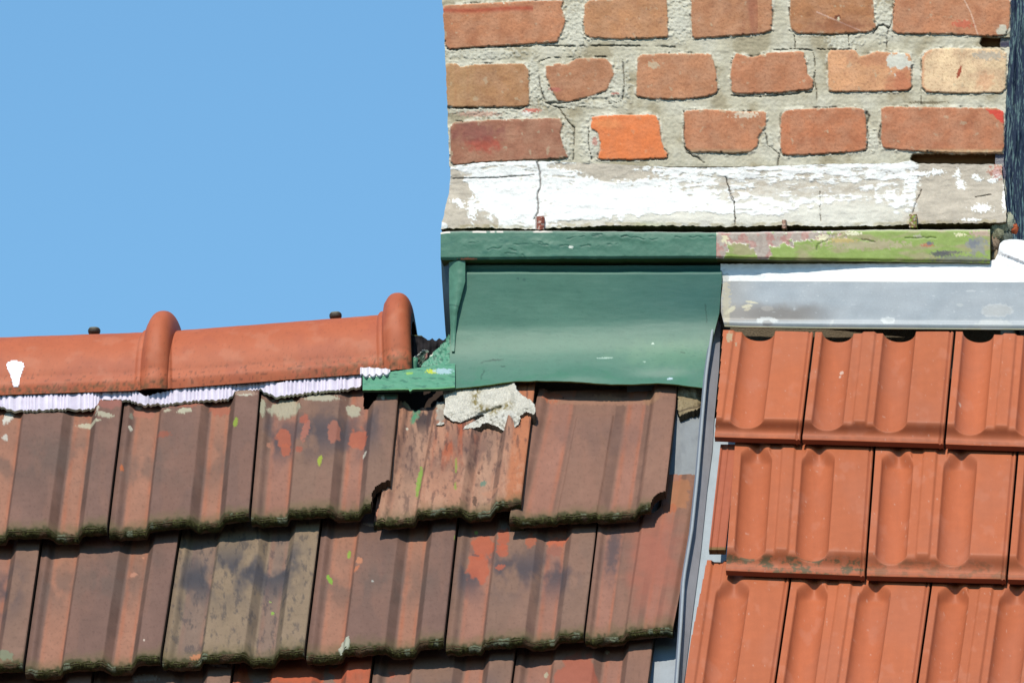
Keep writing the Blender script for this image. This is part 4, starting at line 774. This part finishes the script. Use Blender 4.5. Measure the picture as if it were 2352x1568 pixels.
# ---------------------------------------------------------------- ridge tiles
RR = .101
def ridge_tile(PL_, PR_, bumps, seed, label, screw_x, extend_l=0.0):
    """PL_, PR_: lower front lip, drawing units; bumps: (s0, s1, height) along 0..1"""
    off = .0345
    A = ROOF.at(np.array(float(PL_[0])), np.array(float(PL_[1])), off); Bp = ROOF.at(np.array(float(PR_[0])), np.array(float(PR_[1])), off)
    ax = (Bp - A); Lx = np.linalg.norm(ax); ax /= Lx
    sN = int(Lx * 1622 / 2.2); th = np.linspace(-.10, math.pi + .10, 130)
    Sg, T = np.meshgrid(np.linspace(0, 1, sN), th, indexing='ij')
    r = RR + 0 * Sg
    for (s0, s1, h, soft) in bumps:
        c = (s0 + s1) / 2; w = (s1 - s0) / 2; u = np.clip(np.abs(Sg - c) / w, 0, 1)
        r = r + h * np.sqrt(np.clip(1 - u**soft, 0, 1)) * (0.45 + .55 * sst(.05, 1.0, np.sin(np.clip(T, 0, math.pi))))
    r = r + .004 * sst(.18, .02, T) + .0004 * fbm(Sg * 300, T * 60, 30, 3, seed)
    back = YB - (YB @ ax) * ax; back /= np.linalg.norm(back); up = np.cross(ax, back); up *= np.sign(up[2])
    ctr = A + Sg[..., None] * (Lx * ax) + RR * back
    P = ctr + (-np.cos(T) * r)[..., None] * back + (np.sin(T) * r * np.where(T < 0, 1.0, 1.0))[..., None] * up
    C = np.broadcast_to(S(216, 117, 78), P.shape).copy(); gx, gy = Sg * Lx * 1622, T * 164
    C *= (1 + .04 * fbm(gx, gy, 90, 4, seed + 1) + .02 * fbm(gx, gy, 8, 3, seed + 2))[..., None]
    C = mix(C, S(196, 104, 76), sst(.1, .5, fbm(gx, gy, 120, 3, seed + 3)) * .4)
    C = mix(C, S(150, 84, 60), sst(.5, .7, fbm(gx, gy, 6, 3, seed + 12)) * .35); C = mix(C, S(232, 160, 128), sst(.2, .6, fbm(gx, gy, 60, 4, seed + 13)) * .2)
    lich = sst(.16 + .12 * (1 if seed > 5 else -1.1), -.02, T - .06 * fbm(gx, gy, 14, 4, seed + 4)) * sst(.25 if seed > 5 else 1.2, .95, Sg + .15 * fbm(gx, gy * 0, 40, 3, 6))
    C = mix(C, S(104, 100, 66), lich * sst(-.25, .3, fbm(gx, gy, 12, 4, seed + 5)) * .55)
    C = mix(C, S(60, 52, 40), sst(.40, .55, fbm(gx, gy, 9, 3, seed + 7)) * sst(.3, .1, T) * .5)
    nrm = (np.cos(T))[..., None] * back - (np.sin(T))[..., None] * up
    root = thing("ridge_tile", ctr[sN // 2, 0], label, "ridge tile", "new orange ridge tiles")
    slab("cap", P, .012 * nrm, C, M_NEW, parent=root, edgecol=S(96, 62, 44))
    # screw with its sealing cap on top
    i = int(np.clip((screw_x - PL_[0]) / (PR_[0] - PL_[0]) * sN, 0, sN - 1)); j = 63
    c = P[i, j]; n_ = -nrm[i, j]; V = []; rings = [(0.0040, -.004), (.0045, .0035), (.0078, .0038), (.0088, .006), (.0088, .0095), (.0074, .0118), (.0035, .0128)]
    e1 = ax; e2 = np.cross(n_, e1)
    for rr, hh in rings:
        for k in range(18):
            an = 2 * math.pi * k / 18; V.append(c + hh * n_ + rr * (1 + .06 * math.sin(5 * an)) * (math.cos(an) * e1 + math.sin(an) * e2))
    Q = [[a * 18 + k, a * 18 + (k + 1) % 18, (a + 1) * 18 + (k + 1) % 18, (a + 1) * 18 + k] for a in range(len(rings) - 1) for k in range(18)]
    T3 = []; V.append(c + .0132 * n_); 
    for k in range(18): T3.append([6 * 18 + k, 6 * 18 + (k + 1) % 18, len(V) - 1])
    cc = np.tile(S(92, 84, 74), (len(V), 1)); cc[5 * 18:] = S(150, 146, 116)
    link("screw", raw_mesh("screw", V, Q, cc, None, [M_METAL], tris=T3), root)
    return root, P, nrm
coll = [(.873, 1.0, .030, 2.4), (.838, .882, .0075, 2.0), (.80, .86, .002, 2)]
ra, PA_, NA_ = ridge_tile((-205, 899), (388, 879), [(.893, 1.0, .030, 2.4), (.87, .90, .004, 2.0)], 3, "left orange ridge tile with a white dropping on its face", 190)
rb, PB_, NB_ = ridge_tile((372, 879), (946, 835), [(.888, 1.0, .030, 2.4), (.0, .04, .007, 2.0), (.865, .897, .005, 2.0)], 9, "right orange ridge tile with a mossy lower edge, ending short of the chimney", 766)
# dropping on the left ridge tile: follows the surface
n_s, n_t = PA_.shape[:2]
ii, jj = np.meshgrid(np.arange(n_s), np.arange(n_t), indexing='ij')
def topx(P):     # drawing coordinates of points (used only to find the patch on the surface)
    v = P - CAM; dd = v @ D0; return PW / 2 + (v @ R0) / dd * F, PH / 2 - (v @ U0) / dd * F
px, py = topx(PA_)
d = sdf_poly(px, py, chaikin([(12, 838), (20, 828), (38, 826), (56, 832), (57, 846), (49, 862), (46, 874), (44, 892), (28, 892), (27, 872), (18, 854)], .25, 2)) + .6 * fbm(px, py, 8, 3, 9)
mk = (d < 0) & (jj < 70)
i0, i1 = np.where(mk.any(1))[0][[0, -1]]; j0, j1 = np.where(mk.any(0))[0][[0, -1]]
sl_ = (slice(max(i0 - 1, 0), i1 + 2), slice(max(j0 - 1, 0), j1 + 2))
Pd = PA_[sl_] - NA_[sl_] * (.0006 + .0008 * sst(0, -8, d[sl_]))[..., None]
slab("dropping", Pd, .001 * NA_[sl_], np.broadcast_to(S(250, 244, 250, .9), Pd.shape), M_WHITE, mask=mk[sl_], parent=ra)

# pleated white ridge strip
LOW = [(-80, 946), (-30, 944), (0, 934), (14, 938), (22, 943), (60, 944), (165, 940), (195, 942), (212, 941), (226, 930), (230, 921), (300, 920), (306, 924), (334, 931), (384, 929), (450, 921), (520, 919), (532, 912), (540, 900), (600, 896), (606, 900), (636, 913), (701, 904), (770, 898), (828, 890), (832, 884)]
UP = [(-80, 914), (0, 911), (20, 913), (215, 906), (230, 892), (300, 892), (318, 904), (336, 915), (380, 902), (450, 891), (525, 883), (540, 868), (600, 866), (612, 873), (640, 883), (700, 875), (832, 858)]
X, V = np.meshgrid(np.arange(-80, 832, 1.6), np.linspace(0, 1, 44), indexing='xy')
lo = pl(LOW, X); lo = lo + 2.0 * np.abs(np.sin(X / 13.0 * math.pi / 2 + 2 * fbm(X, X * 0, 60, 2, 2))) * 1.0 - 1; upy = pl(UP, X) - 3 + 2.2 * np.abs(np.sin(X / 11.5 * math.pi + 1.2 * math.pi * fbm(X, X * 0, 50, 2, 221)))
Y = lo + V * (upy - lo)
pt_ = 10.5 + 2.5 * np.sin(X / 170.)
ph_ = X / 11.5 + 1.2 * fbm(X, X * 0, 50, 2, 221)
ple = .0026 * np.abs(np.sin(ph_ * math.pi)) + .0008 * fbm(X, Y, 30, 3, 222) + .0012 * (fbm(X, X * 0, 26, 2, 223) > .25)
base = ROOF.at(X, Y, .0185 + .007 * V + 0 * X)
C = np.broadcast_to(S(246, 236, 252, .62), X.shape + (3,)).copy() * (1 + .03 * fbm(X, Y, 14, 3, 224))[..., None]
C = mix(C, S(190, 178, 204), np.exp(-(np.abs(((ph_ + .5) % 1) - .5) / .09)**2) * .5)  # shade in the pleat creases painted as darker lavender
o = slab("pleated_ridge_strip", base + ple[..., None] * NR, -.004 * NR, C, M_WHITE, edgecol=S(236, 232, 200)); tag(o, "long white pleated sealing strip under the ridge tiles, along the old tiles' top", "ridge strip")
X, V = np.meshgrid(np.arange(827, 896, 1.3), np.linspace(0, 1, 22), indexing='xy')
lo = pl([(827, 858), (834, 862), (860, 862), (893, 857)], X) + -4 + 6 * np.abs(np.sin(X / 5.)); upy = pl([(827, 843), (845, 842), (896, 846)], X) + 2 * np.abs(np.sin(X / 6.)); Y = lo + V * (upy - lo)
o = slab("strip_scrap", ROOF.at(X, Y, .042 + .0018 * 2 * np.abs(np.sin(X / 5.))), -.003 * NR, np.broadcast_to(S(250, 244, 250, .62), X.shape + (3,)), M_WHITE); tag(o, "short torn white pleated scrap under the right ridge tile's open end", "ridge strip")
# dark membrane end between ridge tile and chimney
X, Y = np.meshgrid(np.arange(925, 1046, 1.3), np.arange(760, 860, 1.3), indexing='xy')
top = pl([(925, 766), (950, 768), (970, 770), (976, 778), (1000, 779), (1046, 776)], X) + 2.2 * np.sin(X / 2.6) * (X > 972)
d = np.maximum(top - Y, Y - pl([(925, 856), (960, 852), (1000, 838), (1046, 800)], X))
hb = .0016 * np.sin(X / 2.6) + .002 * fbm(X, Y, 26, 2, 231)
C = np.broadcast_to(S(52, 48, 52), X.shape + (3,)).copy() * (1 + .25 * fbm(X, Y, 12, 4, 232))[..., None]; C = mix(C, S(150, 150, 96), (np.abs(Y - top) < 2.4) * (X < 972) * .8)
o = slab("ridge_membrane", WALL.at(X, Y, -.030 + hb), .01 * YB, C, M_DARK, mask=d < 0); tag(o, "dark corrugated membrane stub in the gap between ridge end and chimney", "membrane")
# torn curl of flashing
X, Y = np.meshgrid(np.arange(942, 1000, 1.2), np.arange(796, 862, 1.2), indexing='xy')
d = sdf_poly(X, Y, [(946, 826), (952, 816), (962, 812), (970, 802), (980, 801), (985, 806), (984, 820), (976, 838), (966, 850), (958, 853), (948, 846)]) + 1.5 * fbm(X, Y, 7, 3, 233)
C = np.broadcast_to(S(104, 126, 108), X.shape + (3,)).copy() * (1 + .3 * fbm(X, Y, 8, 4, 234))[..., None]; C = mix(C, S(70, 56, 48), sst(.0, .3, fbm(X, Y, 14, 3, 235) + (Y - 826) / 60) * .9)
C = mix(C, S(246, 242, 240), (np.exp(-(dist_line(X, Y, [(946, 836), (947, 824), (956, 816), (968, 804), (980, 802)]) / 2.6)**2)))
C = mix(C, S(220, 150, 140), np.exp(-(dist_line(X, Y, [(981, 812), (977, 828), (974, 840)]) / 1.6)**2) * .9)
o = slab("torn_flashing", WALL.at(X, Y, .004 + .003 * fbm(X, Y, 10, 3, 236) - .01 * sst(955, 990, X)), .003 * YB, C, M_PAINT, mask=d < 0); tag(o, "torn curled scrap of flashing with a white rim, beside the right ridge tile's end", "flashing scrap")
pts = [WALL.at(np.array(x), np.array(y), .012) for x, y in ((955., 822.), (953., 832.), (952., 845.), (952., 858.), (951., 872.))]
o = tube("green_stub_pipe", pts, np.array([.0040, .0042, .0045, .0046, .0046]), M_PAINT, S(84, 146, 118), None, 14); tag(o, "thin upright green painted stub standing on the apron's foot strip", "stub")

# ---------------------------------------------------------------- new orange interlocking tiles
NEW_GROUP = "new orange tiles on the right roof"
def foot(b): return .0260 * (.6 * np.clip((b - .81) / .155, 0, 1) + .4 * sst(.79, .97, b))
def new_h(a, b, open_top):
    D = .0180
    def trough(c, w):
        u = (a - c) / w
        return -D * np.sqrt(np.clip(1 - np.abs(u)**2.15, 0, 1))
    def shoulder(c, w): return -.0030 * sst(-w, -w * .55, a - c) * sst(w, w * .55, a - c)
    w1, w2 = .113, .118
    c1, c2 = .165, .606
    e = 0 if open_top else 1
    def head(c, w): return 1 - e * sst(.075, .0, b - .055 * np.clip(np.abs((a - c) / w), 0, 1)**2)   # closed trough heads
    tr = np.minimum(trough(c1, w1) * head(c1, w1), trough(c2, w2) * head(c2, w2))
    if e:
        notch = (np.exp(-((a - c1) / .040)**2) + np.exp(-((a - c2) / .040)**2)) * sst(.065, .02, b)
        tr = tr - .0062 * notch
    sh = shoulder(.30, .055) * 1.0 + shoulder(.475, .05)
    f = -foot(b) - .0012 * sst(.975, .978, b)
    flat = f + sh * sst(.88, .80, b)
    out = -(((-flat * 100)**9 + (-np.minimum(tr, -1e-6) * 100)**9) ** (1 / 9.)) / 100
    rim = .0014 * sst(.968, .972, b) * sst(.985, .982, b)
    seam = -.0022 * np.exp(-((a - .972) / .006)**2) - .003 * sst(.988, 1, a)
    return out + rim + seam
def new_tile(TL, TR, BR_, BL, label, seed, open_top=False, cutx=None, lap=None, ext=.10, lichen=0.0, marks=()):
    TL, TR, BR_, BL = [np.array(p, float) for p in (TL, TR, BR_, BL)]
    BL = BL + np.array([.6, -6.]); BR_ = BR_ + np.array([.6, -6.])
    TL2, TR2 = nf(BL, TL, 1 + ext), nf(BR_, TR, 1 + ext)
    bs = np.concatenate([np.linspace(0, .16, 34), np.linspace(.165, .84, 70), np.linspace(.845, .96, 34), np.linspace(.963, 1, 16)])
    A, Bv = np.meshgrid(np.linspace(.004, .996, 190), bs, indexing='xy')
    bv = np.clip((Bv * (1 + ext) - ext), 0, 1)       # 0 where the tile comes out from under the one above
    X = (1 - Bv) * ((1 - A) * TL2[0] + A * TR2[0]) + Bv * ((1 - A) * BL[0] + A * BR_[0])
    Y = (1 - Bv) * ((1 - A) * TL2[1] + A * TR2[1]) + Bv * ((1 - A) * BL[1] + A * BR_[1])
    L = .012 + .045 * Bv
    h = new_h(A, bv, open_top) + .0003 * fbm(X, Y, 90, 3, seed)
    # the outline was measured on the flats above the drop of the foot
    L2 = L - foot(bv)
    P = NEWROOF.at(X, Y, L2) + (L - L2)[..., None] * NR + h[..., None] * NR
    C = np.broadcast_to(S(212, 118, 76), X.shape + (3,)).copy()
    C *= (1 + .035 * fbm(X, Y, 120, 4, seed + 1) + .015 * fbm(X, Y, 8, 3, seed + 2))[..., None]
    C *= 1 + .05 * math.sin(seed * 2.7); C *= (1 + .05 * fbm(X, Y, 18, 4, seed + 20, sy=160) + .03 * fbm(X, Y, 3, 2, seed + 21))[..., None]; C = mix(C, S(226, 150, 120), sst(.30, .6, fbm(X, Y, 50, 4, seed + 22)) * .25); C = mix(C, S(240, 200, 180), sst(.78, .9, fbm(X, Y, 9, 3, seed + 23)) * .4)
    C = mix(C, S(202, 122, 90), sst(-.2, .5, fbm(X, Y, 140, 3, seed + 3)) * .35)
    C = mix(C, S(150, 78, 50), sst(.955, 1.0, bv + .02 * fbm(X, Y, 20, 3, seed + 4)) * .4)
    C = mix(C, S(140, 70, 50), np.exp(-((A - .972) / .005)**2) * .5)
    if lichen > 0:
        m = sst(.84, .90, bv) * sst(.08 - lichen * .2, .3, fbm(X, Y, 34, 5, seed + 5, sy=22, rough=.7)) * lichen
        C = mix(C, S(104, 96, 66), m * .9); h_ = m
    for cx, cy, rx, ry, rot, c in marks:
        C = mix(C, S(*c), blob(X, Y, cx, cy, rx, ry, int(cx), rot=rot, rag=.6, sc=6) * .85)
    mask = None if cutx is None else (X > cutx(Y))
    if lap is None:
        o = slab("roof_tile", P, -.008 * NR, C, M_NEW, mask=mask, edgecol=S(150, 78, 50))
        return tag(o, label, "roof tile", NEW_GROUP)
    root = thing("roof_tile", P[P.shape[0] // 2, P.shape[1] // 2], label, "roof tile", NEW_GROUP)
    slab("tile_body", P, -.008 * NR, C, M_NEW, mask=mask, parent=root, edgecol=S(150, 78, 50))
    (lx0, ly0), (lx1, ly1), wd, h0 = lap
    Yl, U = np.meshgrid(np.linspace(0, 1, 90), np.linspace(0, 1, 30), indexing='ij')
    Xl = lx0 + (lx1 - lx0) * Yl + U * wd; Yy = ly0 + (ly1 - ly0) * Yl
    hl = .003 * sst(.16, .08, U) + .003 * sst(.9, 1, U) + .0015 * np.exp(-((U - .45) / .05)**2)
    Cl = np.broadcast_to(S(198, 110, 78), Xl.shape + (3,)).copy() * (1 + .05 * fbm(Xl, Yy, 20, 3, seed))[..., None]; Cl = mix(Cl, S(120, 110, 60), sst(.965, .985, Yl) * .8)
    slab("side_lap", NEWROOF.at(Xl, Yy, .010 + .020 * Yl + hl), -.008 * NR, Cl, M_NEW, parent=root, edgecol=S(120, 96, 60))
    return root
def cx1(Y): return pl([(740, 1662), (762, 1660), (1010, 1640), (1030, 1639)], Y)
new_tile((1546, 760), (1868, 767), (1838, 1013), (1510, 1004), "cut new orange tile at the top left, under the zinc sheet beside the valley", 301, True, cutx=cx1, ext=.02, marks=((1676, 772, 7, 12, .2, (206, 186, 150)), (1690, 786, 3, 5, .2, (200, 170, 140))))
new_tile((1871, 767), (2191, 766), (2167, 1023), (1841, 1013), "new top-row tile with a small white fleck in its left trough", 302, True, ext=.02, marks=((1931, 835, 5, 4, 0, (240, 210, 190)), (1928, 842, 3, 3, 0, (236, 200, 180))))
new_tile((2194, 766), (2514, 778), (2492, 1035), (2170, 1024), "new top-row tile at the right edge of the photo", 303, True, ext=.02, marks=((2203, 915, 3, 3, 0, (236, 200, 180)),))
new_tile((1687, 1018), (2007, 1031), (1986, 1326), (1665, 1314), "second-row new tile with grey-green lichen on its foot, next to the valley", 311, lap=((1655, 1020), (1628, 1262), 38, 0), lichen=1.0)
new_tile((2010, 1031), (2336, 1037), (2310, 1334), (1989, 1326), "middle new tile of the second row, a little lichen at its foot", 312, lichen=.45)
new_tile((2339, 1037), (2660, 1046), (2636, 1344), (2313, 1334), "second-row new tile cut off by the right edge", 313, lichen=.1)
def cx3(Y): return pl([(1270, 1626), (1290, 1622), (1470, 1586), (1568, 1571), (1700, 1552)], Y)
new_tile((1489, 1322), (1814, 1330), (1769, 1640), (1444, 1632), "slant-cut new tile of the third row along the zinc valley", 321, cutx=cx3, ext=.13)
new_tile((1817, 1330), (2138, 1338), (2094, 1650), (1772, 1640), "third-row new tile in the middle of the bottom edge of the right roof", 322)
new_tile((2141, 1338), (2463, 1346), (2420, 1660), (2097, 1650), "third-row new tile at the bottom right corner", 323)
